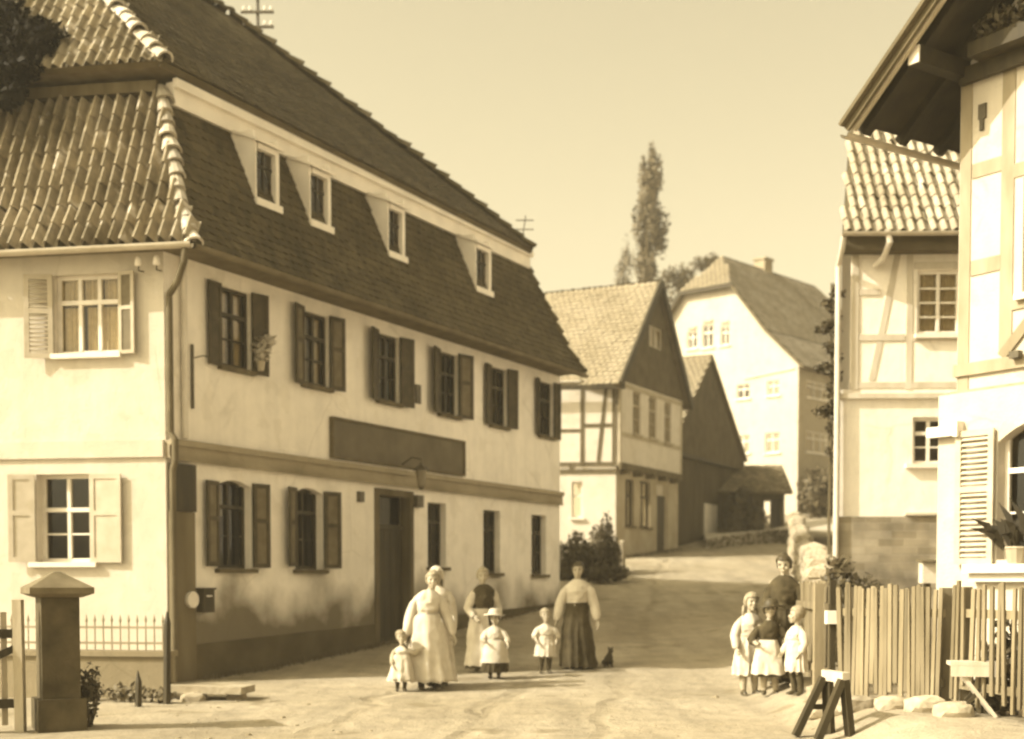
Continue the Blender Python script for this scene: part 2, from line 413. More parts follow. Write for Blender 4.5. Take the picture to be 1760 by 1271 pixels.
def tile_field(parent, name, O, ex, ey, proto, m, tw, exposure, x0, x1, rows, inside, stuff=False, stagger=False, jit=0.006):
    """lay tiles on the slope plane O + x*ex + y*ey"""
    ex = Vector(ex).normalized(); ey = Vector(ey).normalized(); en = ex.cross(ey).normalized()
    big = MB(); me = None if stuff else proto.mesh(name); cnt = 0
    if me: me.materials.append(m)
    for r in range(rows):
        y = r * exposure; k0 = int(math.floor(x0 / tw)); k1 = int(math.ceil(x1 / tw))
        for k in range(k0, k1):
            x = (k + 0.5 + (0.5 if stagger and r % 2 else 0)) * tw
            if not inside(x, y): continue
            a = rnd.gauss(0, 0.012); p = Vector(O) + ex * (x + rnd.gauss(0, jit)) + ey * (y + rnd.gauss(0, jit * 1.6)) + en * (0.012 + abs(rnd.gauss(0, jit)))
            e1 = (ex * math.cos(a) + ey * math.sin(a)); e2 = (ey * math.cos(a) - ex * math.sin(a))
            if stuff:
                big.add([p + e1 * q.x + e2 * q.y + en * q.z for q in proto.v], proto.f, rnd.random())
            else:
                M4 = Matrix((e1.to_4d(), e2.to_4d(), en.to_4d(), (0, 0, 0, 1))).transposed(); 
                M4 = Matrix.Identity(4)
                for i in range(3): M4[i][0] = e1[i]; M4[i][1] = e2[i]; M4[i][2] = en[i]; M4[i][3] = p[i]
                inst(name, me, M4, parent); cnt += 1
    if stuff:
        o = big.build(name, m, parent); o['kind'] = 'stuff'; return o

def leaf_cloud(blobs, n, size, seed=1, flat=0.6):
    """small leaf-shaped faces through the volume of several ellipsoids, denser to the outside"""
    r = random.Random(seed); mb = MB(); tot = sum((b[1][0] * b[1][1] * b[1][2]) ** 0.67 for b in blobs)
    for c, rad in blobs:
        k = int(n * ((rad[0] * rad[1] * rad[2]) ** 0.67) / tot); cc = Vector(c); shade = r.random()
        for _ in range(k):
            d = Vector((r.gauss(0, 1), r.gauss(0, 1), r.gauss(0, 1))).normalized(); rr = r.random() ** 0.4
            rr *= 1 + 0.28 * noise.noise(Vector((d.x * 2.1 + c[0], d.y * 2.1 + c[1], d.z * 2.1 + c[2])))
            p = cc + Vector((d.x * rad[0], d.y * rad[1], d.z * rad[2])) * rr
            a = Vector((r.gauss(0, 1), r.gauss(0, 1), r.gauss(0, 1))).normalized(); b2 = a.cross(d + Vector((0.01, 0.02, 0.4))).normalized()
            s = size * r.uniform(0.6, 1.35)
            mb.add([p - a * s, p + b2 * s * 0.5, p + a * s, p - b2 * s * 0.5], [(0, 1, 2, 3)], min(1, max(0, 0.5 * shade + 0.5 * r.random())))
    return mb

# ------------------------------------------------------------------ ground
GP = [(-200, -0.6), (5, -0.05), (16, 0.0), (18.2, 0.02), (20.8, 0.13), (25, 0.45), (30.6, 1.0), (36, 1.6), (42, 2.23), (48, 2.72), (55, 3.5), (60, 4.35), (80, 6.6), (120, 11), (400, 30)]
def ground_z(x, y):
    z = GP[0][1]
    for (a, za), (b, zb) in zip(GP, GP[1:]):
        if a <= y <= b:
            z = za + (zb - za) * (y - a) / (b - a); break
    def ss(a, b, q): q = min(1, max(0, (q - a) / (b - a))); return q * q * (3 - 2 * q)
    edge = 2.78 + max(0, y - 14.2) * 0.095 if y > 14.2 else 2.95 - (14.2 - y) * -0.08
    bank = 0.26 * ss(edge - 0.1, edge + 0.75, x) * ss(8, 11, y) * (1 - ss(24, 30, y))
    far = 0.04 * max(0, x - 9) * ss(45, 60, y)
    z += bank + far
    z += 0.03 * noise.noise(Vector((x * 0.35, y * 0.35, 0))) + 0.012 * noise.noise(Vector((x * 1.6, y * 1.6, 3)))
    return z
def make_ground():
    def axis(lo, hi, a, b, fine, n):
        r = [a + (b - a) * i / round((b - a) / fine) for i in range(round((b - a) / fine) + 1)]
        left = [a - (a - lo) * (i / n) ** 2.2 for i in range(n, 0, -1)]; right = [b + (hi - b) * (i / n) ** 2.2 for i in range(1, n + 1)]
        return left + r + right
    xs = axis(-600, 600, -9, 13, 0.2, 26); ys = axis(-300, 900, 9, 62, 0.25, 26)
    mb = MB(); nx = len(xs)
    mb.v = [Vector((x, y, ground_z(x, y))) for y in ys for x in xs]
    mb.f = [(j * nx + i, j * nx + i + 1, (j + 1) * nx + i + 1, (j + 1) * nx + i) for j in range(len(ys) - 1) for i in range(nx - 1)]
    mb.smooth = True
    m = bpy.data.materials.new('sandy_street'); m.use_nodes = True; t = m.node_tree; p = t.nodes['Principled BSDF']
    p.inputs['Roughness'].default_value = 0.95; p.inputs['Specular IOR Level'].default_value = 0.1
    g = t.nodes.new('ShaderNodeNewGeometry'); pos = g.outputs['Position']
    c = node_ramp(t, node_noise(t, pos, 0.35, 8), [(0.3, sep(0.26)), (0.7, sep(0.35))])
    c = node_mix(t, 1.0, c, node_ramp(t, node_noise(t, pos, 2.6, 8), [(0.3, 0.80), (0.62, 1.0)]), 'MULTIPLY')
    mp = t.nodes.new('ShaderNodeMapping'); mp.inputs['Scale'].default_value = (3.0, 0.35, 1); mp.inputs['Rotation'].default_value = (0, 0, R_(-14)); t.links.new(pos, mp.inputs[0])
    c = node_mix(t, 1.0, c, node_ramp(t, node_noise(t, mp.outputs[0], 0.8, 6), [(0.34, 0.82), (0.55, 1.0)]), 'MULTIPLY')
    c = node_mix(t, 1.0, c, node_ramp(t, node_noise(t, pos, 38, 3), [(0.28, 0.72), (0.5, 1.0)]), 'MULTIPLY')
    sx = t.nodes.new('ShaderNodeSeparateXYZ'); t.links.new(pos, sx.inputs[0]); wob = node_noise(t, pos, 0.4, 3); rut = None
    for off_, amp in ((-0.2, 1.3), (1.25, 1.3), (-1.6, 1.9), (-0.1 - 0.02, 0.4)):    # cart tracks winding up the street
        ax = node_math(t, 'SUBTRACT', node_math(t, 'SUBTRACT', sx.outputs[0], node_math(t, 'MULTIPLY', sx.outputs[1], 0.135)), off_ - 2.2)
        ax = node_math(t, 'ABSOLUTE', node_math(t, 'ADD', ax, node_math(t, 'MULTIPLY', node_math(t, 'SUBTRACT', wob, 0.5), amp)), 0.0)
        q = node_ramp(t, ax, [(0.03, 1.0), (0.16, 0.0)]); rut = q if rut is None else node_math(t, 'MAXIMUM', rut, q)
    rut = node_math(t, 'MULTIPLY', rut, node_ramp(t, node_noise(t, pos, 0.7, 5), [(0.36, 0.15), (0.6, 1.0)]))
    c = node_mix(t, node_math(t, 'MULTIPLY', rut, 0.35), c, sep(0.15))
    spots = node_ramp(t, node_noise(t, pos, 1.15, 9), [(0.615, 0.0), (0.66, 0.6)]); c = node_mix(t, spots, c, sep(0.14))
    t.links.new(c, p.inputs['Base Color'])
    b = t.nodes.new('ShaderNodeBump'); b.inputs['Strength'].default_value = 0.9; b.inputs['Distance'].default_value = 0.04
    h = node_math(t, 'ADD', node_noise(t, pos, 6, 8), node_math(t, 'MULTIPLY', node_noise(t, pos, 40, 4), 0.35)); h = node_math(t, 'SUBTRACT', h, node_math(t, 'MULTIPLY', rut, 0.9))
    t.links.new(h, b.inputs['Height']); t.links.new(b.outputs[0], p.inputs['Normal'])
    o = mb.build('ground', m); o['kind'] = 'structure'; o['label'] = 'pale unpaved sandy village street rising uphill'
make_ground()
def gz(x, y): return ground_z(x, y)

# ------------------------------------------------------------------ the inn on the left
P0 = Vector((-4.894, 19.0, 0)); U = Vector((0.46252, 0.88661, 0)); V = Vector((-0.986, 0.169, 0)).normalized()
NRI = Vector((-U.y, U.x, 0)); NLI = Vector((0.169, 0.986, 0)).normalized()
LEN = 12.92; UV = U.dot(NLI)
FR = Face(P0, U, -NRI); FL = Face(P0, V, -NLI)
def K(aR, aL, z=0): return P0 + U * (aL / UV) + V * (aR / UV) + Vector((0, 0, z))
def KF(aR, aF, z=0): return P0 + U * (LEN - aF) + NRI * aR + Vector((0, 0, z))
def KL(b, aL, z=0): return P0 + V * b + NLI * aL + Vector((0, 0, z))
inn = thing('inn', 'large plastered inn with steep hipped mansard roof and a long dark signboard', 'building', P0 + Vector((0, 0, 0.0)))
PL = plaster('inn_plaster_lightened_in_shade', 0.80, 0.09, zfade=(0.3, 2.7), amount=0.92)  # plaster colour lightened here to offset the shade on these walls
PLL = plaster('inn_plaster_darkened_in_sun', 0.53, 0.2, zfade=(-0.3, 0.9), amount=0.5)  # same plaster, colour darkened to hold back the sun on the front
UPW = [(0.87, 2.22), (2.89, 4.30), (5.06, 6.49), (7.15, 8.66), (9.31, 10.61), (11.59, 12.76)]
ops = []
for a, b in UPW:
    c = (a + b) / 2; ops.append((c - 0.36, c + 0.36, 4.72, 5.90, 0))
LOW = [(1.49, 0.40, 1.70, 3.03, 0.09), (3.38, 0.38, 1.70, 3.03, 0.09), (7.48, 0.34, 1.78, 3.0, 0), (9.68, 0.36, 1.68, 2.96, 0), (11.86, 0.36, 1.66, 2.96, 0)]
for c, h, z0, z1, r in LOW: ops.append((c - h, c + h, z0, z1, r))
DOOR = (5.42, 6.50, 0.30, 3.06)
holes = [arched(a, b, z0, z1, r) if r else rect(a, b, z0, z1) for a, b, z0, z1, r in ops] + [rect(*DOOR)]
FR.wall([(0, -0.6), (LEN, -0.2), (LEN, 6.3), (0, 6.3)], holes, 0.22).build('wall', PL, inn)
LW = 9.0
lops = [(0.66, 1.66, 4.74, 5.86), (1.14, 1.98, 1.78, 3.04), (4.3, 5.2, 4.74, 5.86), (4.3, 5.2, 1.78, 3.04)]
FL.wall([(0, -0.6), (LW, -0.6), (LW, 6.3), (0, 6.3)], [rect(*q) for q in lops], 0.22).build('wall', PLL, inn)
FE = Face(P0 + U * LEN, NRI, U); FE.wall(rect(0, 10.5, -0.3, 6.3), [], 0.2).build('wall', PL, inn)
BK = Face(P0 + V * LW, (P0 + U * LEN + NRI * 10.5) - (P0 + V * LW), NRI)
BL = ((P0 + U * LEN + NRI * 10.5) - (P0 + V * LW)).length
BK.wall(rect(0, BL, -0.6, 6.3), [], 0.2).build('wall', PL, inn)
M_IN = mat('dark_backing', 0.03, 0.05, bump=0)  # near-black colour for the added window backings, also on the ceiling
g = MB(); FR.box(g, 0.9, LEN - 0.3, 0.2, 6.2, -0.86, -0.80); g.build('window_backing', M_IN, inn)  # added panel close behind the openings, keeps the windows dark
g = MB(); FL.box(g, 0.3, LW - 0.3, 0.2, 6.2, -0.86, -0.80); g.build('window_backing', M_IN, inn)  # likewise added behind the front windows to darken them
# dark plinth, string course, corner board
PLN = mat('dark_plinth_render', 0.05, 0.09, scale=1.6, bump=0.6, bscale=18)
for a, b in ((0.56, DOOR[0] - 0.12), (DOOR[1] + 0.12, LEN)):
    n = max(2, int((b - a) / 0.6)); g = MB()
    for i in range(n):
        ta = a + (b - a) * i / n; tb = a + (b - a) * (i + 1) / n; zt = 0.56 + 0.035 * ta
        c = [FR.pt(ta, -0.6, 0.0), FR.pt(tb, -0.6, 0.0), FR.pt(tb, zt + 0.035 * (tb - ta), 0.0), FR.pt(ta, zt, 0.0)]
        g.slab([q + FR.n * 0.035 for q in c], 0.06, FR.n)
    g.build('plinth', PLN, inn)
g = MB(); FR.box(g, 0.0, LEN + 0.02, 3.25, 3.50, -0.02, 0.07); FR.box(g, 0.0, LEN + 0.03, 3.43, 3.52, 0.072, 0.11); FR.box(g, 0.0, LEN + 0.02, 3.22, 3.28, 0.072, 0.085)
g.build('string_course', plaster('string_course_render', 0.28, 0.08, zfade=(3.0, 3.6), amount=0.6), inn)
g = MB(); FL.box(g, 0.02, LW, 3.26, 3.50, -0.02, 0.045); g.build('string_course', plaster('string_course_front', 0.50, 0.3), inn)
g = MB(); FR.box(g, 0.02, 0.54, -0.3, 2.50, -0.02, 0.06); g.build('corner_board', mat('corner_boards', 0.09, 0.14, scale=3, bump=0.4, stretch=(1, 1, 0.2)), inn)
g = MB(); FR.box(g, 0.04, 0.53, 2.505, 3.18, -0.02, 0.10); FR.box(g, 0.09, 0.48, 2.56, 3.12, 0.102, 0.115); g.build('notice_box', M_DARKW, inn)
# door with planks, frame, step
g = MB(); FR.box(g, DOOR[0] - 0.1, DOOR[0] + 0.02, 0.2, DOOR[3] + 0.1, -0.2, 0.03); FR.box(g, DOOR[1] - 0.02, DOOR[1] + 0.1, 0.2, DOOR[3] + 0.1, -0.2, 0.03); FR.box(g, DOOR[0] + 0.02, DOOR[1] - 0.02, DOOR[3] - 0.02, DOOR[3] + 0.1, -0.2, 0.03)
g.build('door_frame', M_TIMB, inn)
g = MB(); FR.box(g, DOOR[0] + 0.02, DOOR[1] - 0.02, 0.3, 2.45, -0.22, -0.17); FR.box(g, DOOR[0] + 0.02, DOOR[1] - 0.02, 2.45, 2.53, -0.22, -0.12)
door = g.build('door', M_DARKW, inn)
for i in range(5):
    g = MB(); a = DOOR[0] + 0.04 + i * 0.204; FR.box(g, a, a + 0.19, 0.34, 2.42, -0.17, -0.15); g.build('plank', M_DARKW, door)
g = MB(); FR.box(g, DOOR[0] + 0.15, DOOR[0] + 0.19, 1.25, 1.40, -0.15, -0.10); g.build('handle', M_IRON, door)
g = MB(); FR.box(g, DOOR[0] + 0.05, DOOR[1] - 0.05, 2.54, DOOR[3] - 0.03, -0.20, -0.195); g.build('pane', GLASS, door)
g = MB(); FR.box(g, DOOR[0] - 0.15, DOOR[1] + 0.15, -0.1, 0.29, 0.04, 0.45); FR.box(g, DOOR[0] - 0.3, DOOR[1] + 0.3, -0.2, 0.13, 0.45, 0.8); g.build('door_step', mat('sandstone_step', 0.22, 0.32, scale=4, bump=0.4), inn)
# windows of the shaded side
for i, (a, b) in enumerate(UPW):
    c = (a + b) / 2
    cu = [[(0.05, 0.46, 0.02, 0.97), (0.54, 0.95, 0.02, 0.97)], [(0.06, 0.44, 0.02, 0.97), (0.56, 0.94, 0.02, 0.97)], [(0.06, 0.45, 0.02, 0.97), (0.56, 0.8, 0.3, 0.97)], None, [(0.1, 0.4, 0.0, 0.5)], [(0.35, 0.62, 0.0, 0.8)]][i]
    window(FR, inn, c - 0.36, c + 0.36, 4.72, 5.90, 0.06, M_DARKW, 2, 3, 0.66, cu, sill=0.05)
    s0 = 8 + (i * 7) % 5; w0 = 0.30
    shutter(FR, inn, c - 0.365, -(c - 0.36 - a), 4.69, 5.93, ang=s0, mp=M_SHUTP if i == 1 else M_SHUT)
    shutter(FR, inn, c + 0.365, (b - c - 0.36), 4.69, 5.93, ang=s0 + 3, mp=M_SHUTP if i in (1, 3) else M_SHUT)
for i, (c, h, z0, z1, r) in enumerate(LOW):
    window(FR, inn, c - h, c + h, z0, z1, 0.13, M_DARKW, 2, 3, 0.7, [(0.3, 0.5, 0.6, 0.95)] if i < 2 else None, sill=0.06 if i < 2 else 0.04)
    if i < 2:
        shutter(FR, inn, c - h - 0.005, -0.33, z0 + 0.03, z1 - 0.03, ang=12, mp=M_SHUTP); shutter(FR, inn, c + h + 0.005, 0.33, z0 + 0.03, z1 - 0.03, ang=14, mp=M_SHUTP)
# windows of the sunny front
window(FL, inn, *lops[0], 0.10, M_WHITE, 3, 2, 0.66, [(0.03, 0.32, 0.68, 0.97), (0.36, 0.64, 0.68, 0.97), (0.68, 0.97, 0.68, 0.97), (0.05, 0.34, 0.02, 0.62), (0.42, 0.6, 0.02, 0.62), (0.66, 0.95, 0.02, 0.62)], sill=0.03)
shutter(FL, inn, 0.655, -0.25, 4.72, 5.88, ang=7, m=mat('worn_shutter', 0.34, 0.42, scale=5), mp=M_SHUTP, louvres=False)
shutter(FL, inn, 1.665, 0.40, 4.70, 5.88, ang=10, m=mat('worn_shutter', 0.3), mp=mat('worn_shutter_panel', 0.26, 0.36, scale=6), louvres=True)
window(FL, inn, *lops[1], 0.16, M_WHITE, 2, 3, 0.60, None, sill=0.10)
shutter(FL, inn, 1.135, -0.48, 1.78, 3.05, ang=4, m=M_PALESH); shutter(FL, inn, 1.985, 0.38, 1.78, 3.05, ang=5, m=M_PALESH)
for q in lops[2:]:
    window(FL, inn, *q, 0.12, M_WHITE, 2, 3, 0.66, None, sill=0.06)
    shutter(FL, inn, q[0] - 0.005, -0.42, q[2], q[3], ang=5, m=M_PALESH); shutter(FL, inn, q[1] + 0.005, 0.42, q[2], q[3], ang=5, m=M_PALESH)
# signboard (its lettering is not legible), plate, lamp boxes, bracket, wall anchors
g = MB(); FR.box(g, 4.01, 8.43, 3.61, 4.22, 0.0, 0.05); sb = g.build('signboard', mat('signboard_paint', 0.06, 0.095, rough=0.6, scale=2.5, bump=0.1), inn)
g = MB(); FR.box(g, 3.97, 8.47, 4.22, 4.26, 0.0, 0.075); FR.box(g, 3.97, 8.47, 3.57, 3.61, 0.0, 0.075); FR.box(g, 3.97, 4.01, 3.61, 4.22, 0.0, 0.075); FR.box(g, 8.43, 8.47, 3.61, 4.22, 0.0, 0.075); g.build('sign_frame', mat('sign_frame_wood', 0.07, 0.11, scale=6), sb)
g = MB(); FR.box(g, 6.70, 6.87, 4.80, 5.15, 0.0, 0.03); g.build('wall_plate', M_IRON, inn)
g = MB(); FR.box(g, 4.78, 4.93, 2.88, 3.06, 0.0, 0.06); g.build('bell_box', M_IRON, inn)
g = MB(); FR.box(g, 6.62, 6.84, 2.88, 3.10, 0.0, 0.10); g.build('lamp_box', M_IRON, inn)
g = MB(); g.tube([FR.pt(0.55, 4.0, 0.03), FR.pt(0.55, 4.92, 0.03)], 0.022); g.tube([FR.pt(0.55, 4.72, 0.03), FR.pt(0.63, 4.76, 0.16), FR.pt(0.72, 4.74, 0.22)], 0.01); g.build('iron_bracket', M_IRON, inn)
lan = thing('lantern', 'dark hanging lantern on a short arm above the inn door', 'lantern', FR.pt(6.1, 3.2, 0.5))
g = MB(); g.tube([FR.pt(6.1, 3.62, 0.09), FR.pt(6.1, 3.74, 0.3), FR.pt(6.1, 3.7, 0.5), FR.pt(6.1, 3.6, 0.5)], 0.016); g.build('arm', M_IRON, lan)
def lathe(mb, c, prof, seg=8):
    mb.ring_loft([[Vector(c) + Vector((r * math.cos(2 * math.pi * j / seg), r * math.sin(2 * math.pi * j / seg), z)) for j in range(seg)] for r, z in prof]); return mb
g = MB(); lathe(g, FR.pt(6.1, 3.2, 0.5), [(0.05, 0.0), (0.07, 0.02), (0.11, 0.30)], 6); g.build('lamp_glass', mat('smoked_lamp_glass', 0.12, 0.16, rough=0.2, spec=0.6, bump=0), lan)
g = MB(); lathe(g, FR.pt(6.1, 3.2, 0.5), [(0.15, 0.30), (0.14, 0.32), (0.04, 0.40), (0.02, 0.44)], 6); g.build('lamp_cap', M_IRON, lan)
g = MB(); lathe(g, FR.pt(6.1, 3.2, 0.5), [(0.02, -0.05), (0.05, -0.03), (0.055, -0.002)], 6); g.build('lamp_foot', M_IRON, lan)
pot = thing('flower_pot', 'pale leafy plant in a pot on the first upper window sill of the inn', 'plant', FR.pt(2.0, 4.75, 0.13))
g = MB(); lathe(g, FR.pt(1.98, 4.73, 0.14), [(0.05, 0), (0.075, 0.13), (0.085, 0.14), (0.08, 0.15)], 10); g.build('pot', mat('pot_clay', 0.3, 0.36), pot)
leaf_cloud([(FR.pt(1.98, 5.05, 0.16), (0.16, 0.14, 0.2)), (FR.pt(2.1, 5.2, 0.2), (0.12, 0.1, 0.1))], 260, 0.05, 3).build('leaves', leaf_mat('pale_leaves', 0.3, 0.6), pot)

# roof bodies
Z_E, Z_M, Z_B = 6.15, 6.78, 8.72
RB = mat('roof_underlay', 0.07, 0.1, bump=0)
E0 = K(-0.62, -0.31, Z_E); E1 = KF(-0.62, 0.10, Z_E); M0 = K(-0.20, 0.06, Z_M); M1 = KF(-0.20, 0.12, Z_M); B0 = K(0.66, 0.88, Z_B); B1 = KF(0.66, 0.52, Z_B - .05)
EL = KL(LW, -0.31, Z_E); ML = KL(LW, 0.06, Z_M); BLp = KL(LW, 0.88, Z_B)
EB = KF(11.0, -0.3, Z_E); MB1 = KF(10.7, 0.0, Z_M); BB = KF(9.9, 0.52, Z_B)
ZU = 8.93; G0 = K(0.28, 0.42, ZU); G1 = KF(0.28, 0.80, ZU - 0.12); GL = KL(LW, 0.42, ZU); GB = KF(10.2, 0.80, ZU - 0.12)
RZ = ZU + 4.2; A0 = K(5.0, 0.42 + 4.2 / 1.6, RZ); A1 = KF(5.0, 5.3, RZ); AL = KL(LW, 0.42 + 4.2 / 1.6, RZ)
roof = MB()
for q in ([E0, E1, M1, M0], [M0, M1, B1, B0], [E0, M0, ML, EL], [M0, B0, BLp, ML], [E1, EB, MB1, M1], [M1, MB1, BB, B1]):
    c = (q[1] - q[0]).cross(q[2] - q[0]); q = q if c.z > 0 else q[::-1]
    roof.slab(q, 0.05)
for q in ([G0, G1, A1, A0], [G0, A0, AL, GL], [G1, GB, A1]):
    c = (q[1] - q[0]).cross(q[2] - q[0]); q = q if c.z > 0 else q[::-1]
    roof.slab(q, 0.10)
bk = [EB, EL + V * 0.1, A0, A1]; roof.add([EB, EL, AL, A1], [(0, 1, 2, 3)])
roof.slab([B0 - Vector((0, 0, .07)), B1 - Vector((0, 0, .02)), BB - Vector((0, 0, .07)), BLp - Vector((0, 0, .07))][::1], 0.05, Vector((0, 0, 1)))
roof_o = roof.build('roof', RB, inn)
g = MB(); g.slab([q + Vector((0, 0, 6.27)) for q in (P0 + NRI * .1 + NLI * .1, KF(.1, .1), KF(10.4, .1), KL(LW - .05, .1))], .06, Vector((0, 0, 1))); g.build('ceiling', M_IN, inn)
# soffits
g = MB()
g.add([E0, E1, KF(0.0, 0, Z_E - 0.02), K(0.0, 0.0, Z_E - 0.02)], [(0, 1, 2, 3)]); g.add([E0, EL, KL(LW, 0, Z_E - 0.02), K(0, 0, Z_E - 0.02)], [(0, 1, 2, 3)])
g.add([G0, G1, KF(0.9, 1.2, ZU - 0.2), K(0.9, 1.1, ZU - 0.1)], [(0, 1, 2, 3)]); g.add([G0, GL, KL(LW, 1.1, ZU - 0.1), K(0.9, 1.1, ZU - 0.1)], [(0, 1, 2, 3)])
g.build('soffit', mat('soffit_boards', 0.09, 0.14, scale=4), roof_o)
# tiles: single pan tiles on the front slopes, joined small tiles elsewhere
T_FR = tile_mat('front_tiles', 0.17, 0.33, 0.22, 0.8); T_SH = tile_mat('shade_darkened_tiles', 0.055, 0.09, 0.22, 0.15)  # slopes facing away from the sun: shade put into the darker tile colour
def slope(pa, pb, pu):           # plane basis: ex along pa->pb, ey up-slope towards pu
    ex = (pb - pa).normalized(); d = pu - pa; ey = (d - ex * d.dot(ex)).normalized()
    return ex, ey
def field(parent, name, pa, pb, ua, ub, proto, m, tw, ex_, stuff, stagger, start=0.0, maxx=None, minx=None, jit=0.006):
    """tiles over the quad pa-pb (eave) / ua-ub (upper edge)"""
    ex, ey = slope(pa, pb, ua)
    if ex.cross(ey).z < 0: pa, pb, ua, ub = pb, pa, ub, ua; ex, ey = slope(pa, pb, ua)
    H_ = (ua - pa).dot(ey); L_ = (pb - pa).length; xa = (ua - pa).dot(ex); xb = (ub - pa).dot(ex)
    ins = lambda x, y: xa * y / H_ + tw * 0.1 < x < L_ + (xb - L_) * y / H_ - tw * 0.1 and (maxx is None or x < maxx) and (minx is None or x > minx)
    return tile_field(parent, name, pa + ey * start, ex, ey, proto, m, tw, ex_, min(0, xa), max(L_, xb), int((H_ + 0.02 - start) / ex_), ins, stuff, stagger, jit)
pt_ = half_tile(0.185, 0.38, 0.022, 0.95); pf = flat_tile(0.175, 0.30); pfs = flat_tile(0.17, 0.28)
VIS = LW - 4.3
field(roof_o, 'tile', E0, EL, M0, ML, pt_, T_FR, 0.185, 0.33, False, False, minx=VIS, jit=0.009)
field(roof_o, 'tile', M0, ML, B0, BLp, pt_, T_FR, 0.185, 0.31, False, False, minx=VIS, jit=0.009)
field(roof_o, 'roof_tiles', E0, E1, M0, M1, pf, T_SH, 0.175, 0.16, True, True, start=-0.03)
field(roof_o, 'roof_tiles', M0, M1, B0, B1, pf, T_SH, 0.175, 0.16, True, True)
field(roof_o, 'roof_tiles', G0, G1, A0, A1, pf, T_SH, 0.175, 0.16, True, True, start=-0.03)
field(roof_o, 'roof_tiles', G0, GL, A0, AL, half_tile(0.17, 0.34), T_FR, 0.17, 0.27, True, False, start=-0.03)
def ridge_tiles(parent, a, b, r, step, m, up=Vector((0, 0, 1)), joined=False, name='ridge_tile', lift=0.0):
    d = (b - a); n = int(d.length / step); d.normalize(); side = d.cross(up).normalized(); up2 = side.cross(d).normalized(); big = MB()
    for i in range(n):
        g = MB() if not joined else big; p = a + d * (i * step) + up2 * (lift - r * 0.35 + rnd.uniform(-.01, .012)); r0 = r * rnd.uniform(0.92, 1.3); r1 = r * rnd.uniform(0.74, 0.9); q = p + d * step * 1.15 + up2 * 0.0
        tw_ = side * rnd.uniform(-.035, .035)
        A = [p + tw_ + side * math.cos(t) * r0 + up2 * (math.sin(t) * r0 + 0.03) for t in [math.pi * k / 6 for k in range(7)]]
        B_ = [q + side * math.cos(t) * r1 + up2 * math.sin(t) * r1 for t in [math.pi * k / 6 for k in range(7)]]
        I = [p + tw_ + side * math.cos(t) * r0 * 0.8 + up2 * (math.sin(t) * r0 * 0.8 + 0.02) for t in [math.pi * k / 6 for k in range(7)]]
        g.ring_loft([I, A, B_], cap=False, closed=False)
        if not joined: g.build(name, m, parent)
    if joined: o = big.build(name, m, parent); o['kind'] = 'stuff'
T_HIP = tile_mat('mortared_hip_tiles', 0.38, 0.58, 0.25, 0.5)
ridge_tiles(roof_o, E0 + (M0 - E0) * -0.05, M0, 0.125, 0.24, T_HIP, (NLI * -1 - NRI).normalized() * 0.6 + Vector((0, 0, 0.8)), lift=0.04)
ridge_tiles(roof_o, M0, B0, 0.12, 0.24, T_HIP, (NLI * -1 - NRI).normalized() * 0.6 + Vector((0, 0, 0.8)), lift=0.04)
ridge_tiles(roof_o, G0, A0, 0.12, 0.26, T_HIP, lift=0.04)
ridge_tiles(roof_o, G1, A1, 0.13, 0.34, T_SH, lift=0.05); ridge_tiles(roof_o, A1, A0, 0.13, 0.34, T_SH, lift=0.05)
ridge_tiles(roof_o, E1, M1, 0.11, 0.3, T_SH); ridge_tiles(roof_o, M1, B1, 0.11, 0.3, T_SH)
# white cornice under the upper roof, gutters, downpipes
g = MB(); a = K(0.50, 0.72); 
def edge_box(mb, pa, pb, inward, z0, z1, th):
    d = pb - pa; mb.obox((pa + pb) / 2 + Vector((0, 0, (z0 + z1) / 2)) + inward * th / 2, Vector((d.x, d.y, 0)) / 2, inward * th / 2, Vector((0, 0, (z1 - z0) / 2)))
edge_box(g, K(0.44, 0.86), KF(0.44, 0.62), NRI, 8.46, 8.80, 0.16); edge_box(g, K(0.36, 0.80), KF(0.36, 0.60), NRI, 8.70, 8.83, 0.078)
g.build('cornice', mat('cornice_paint', 0.70, 0.82, scale=2.2, bump=0.3), inn)
g = MB(); edge_box(g, K(0.6, 0.70), KL(LW, 0.70), NLI, 8.62, 8.78, 0.2); g.build('cornice', M_TIMB, inn)
def gutter(pa, pb, r, m, parent):
    d = (pb - pa).normalized(); s = Vector((d.y, -d.x, 0)); mb = MB()
    for rr in (r, r * 0.86):
        mb.ring_loft([[q + s * math.cos(t) * rr + Vector((0, 0, -math.sin(t) * rr)) for t in [math.pi * k / 8 for k in range(9)]] for q in (pa, pb)], cap=False, closed=False)
    return mb.build('gutter', m, parent)
gutter(K(-0.70, -0.42, 6.13), KL(LW, -0.42, 6.10), 0.075, M_ZINC, inn)
gutter(K(-0.68, -0.36, 6.12), KF(-0.68, 0.08, 6.10), 0.07, mat('dark_gutter', 0.09, 0.13, spec=0.4), inn)
g = MB(); q = K(-0.60, -0.40, 6.06); c = FR.pt(0.02, 5.42, 0.08)
g.tube([q, q + Vector((-0.02, 0, -0.18)), q.lerp(c, 0.45) + Vector((0, 0, -0.10)), c + Vector((0, 0, 0.1)), c + Vector((0, 0, -0.1)), FR.pt(0.02, 3.6, 0.08), FR.pt(0.02, 3.5, 0.16), FR.pt(0.02, 3.2, 0.16), FR.pt(0.03, 3.05, 0.10), FR.pt(0.03, 0.05, 0.10)], 0.048, 10)
g.build('downpipe', mat('dark_pipe', 0.07, 0.11, spec=0.4), inn)
g = MB(); g.tube([FR.pt(0.35, 6.1, 0.06), FR.pt(0.35, 3.55, 0.06)], 0.045, 10); g.build('downpipe', mat('pale_pipe', 0.5, 0.6, spec=0.4), inn)
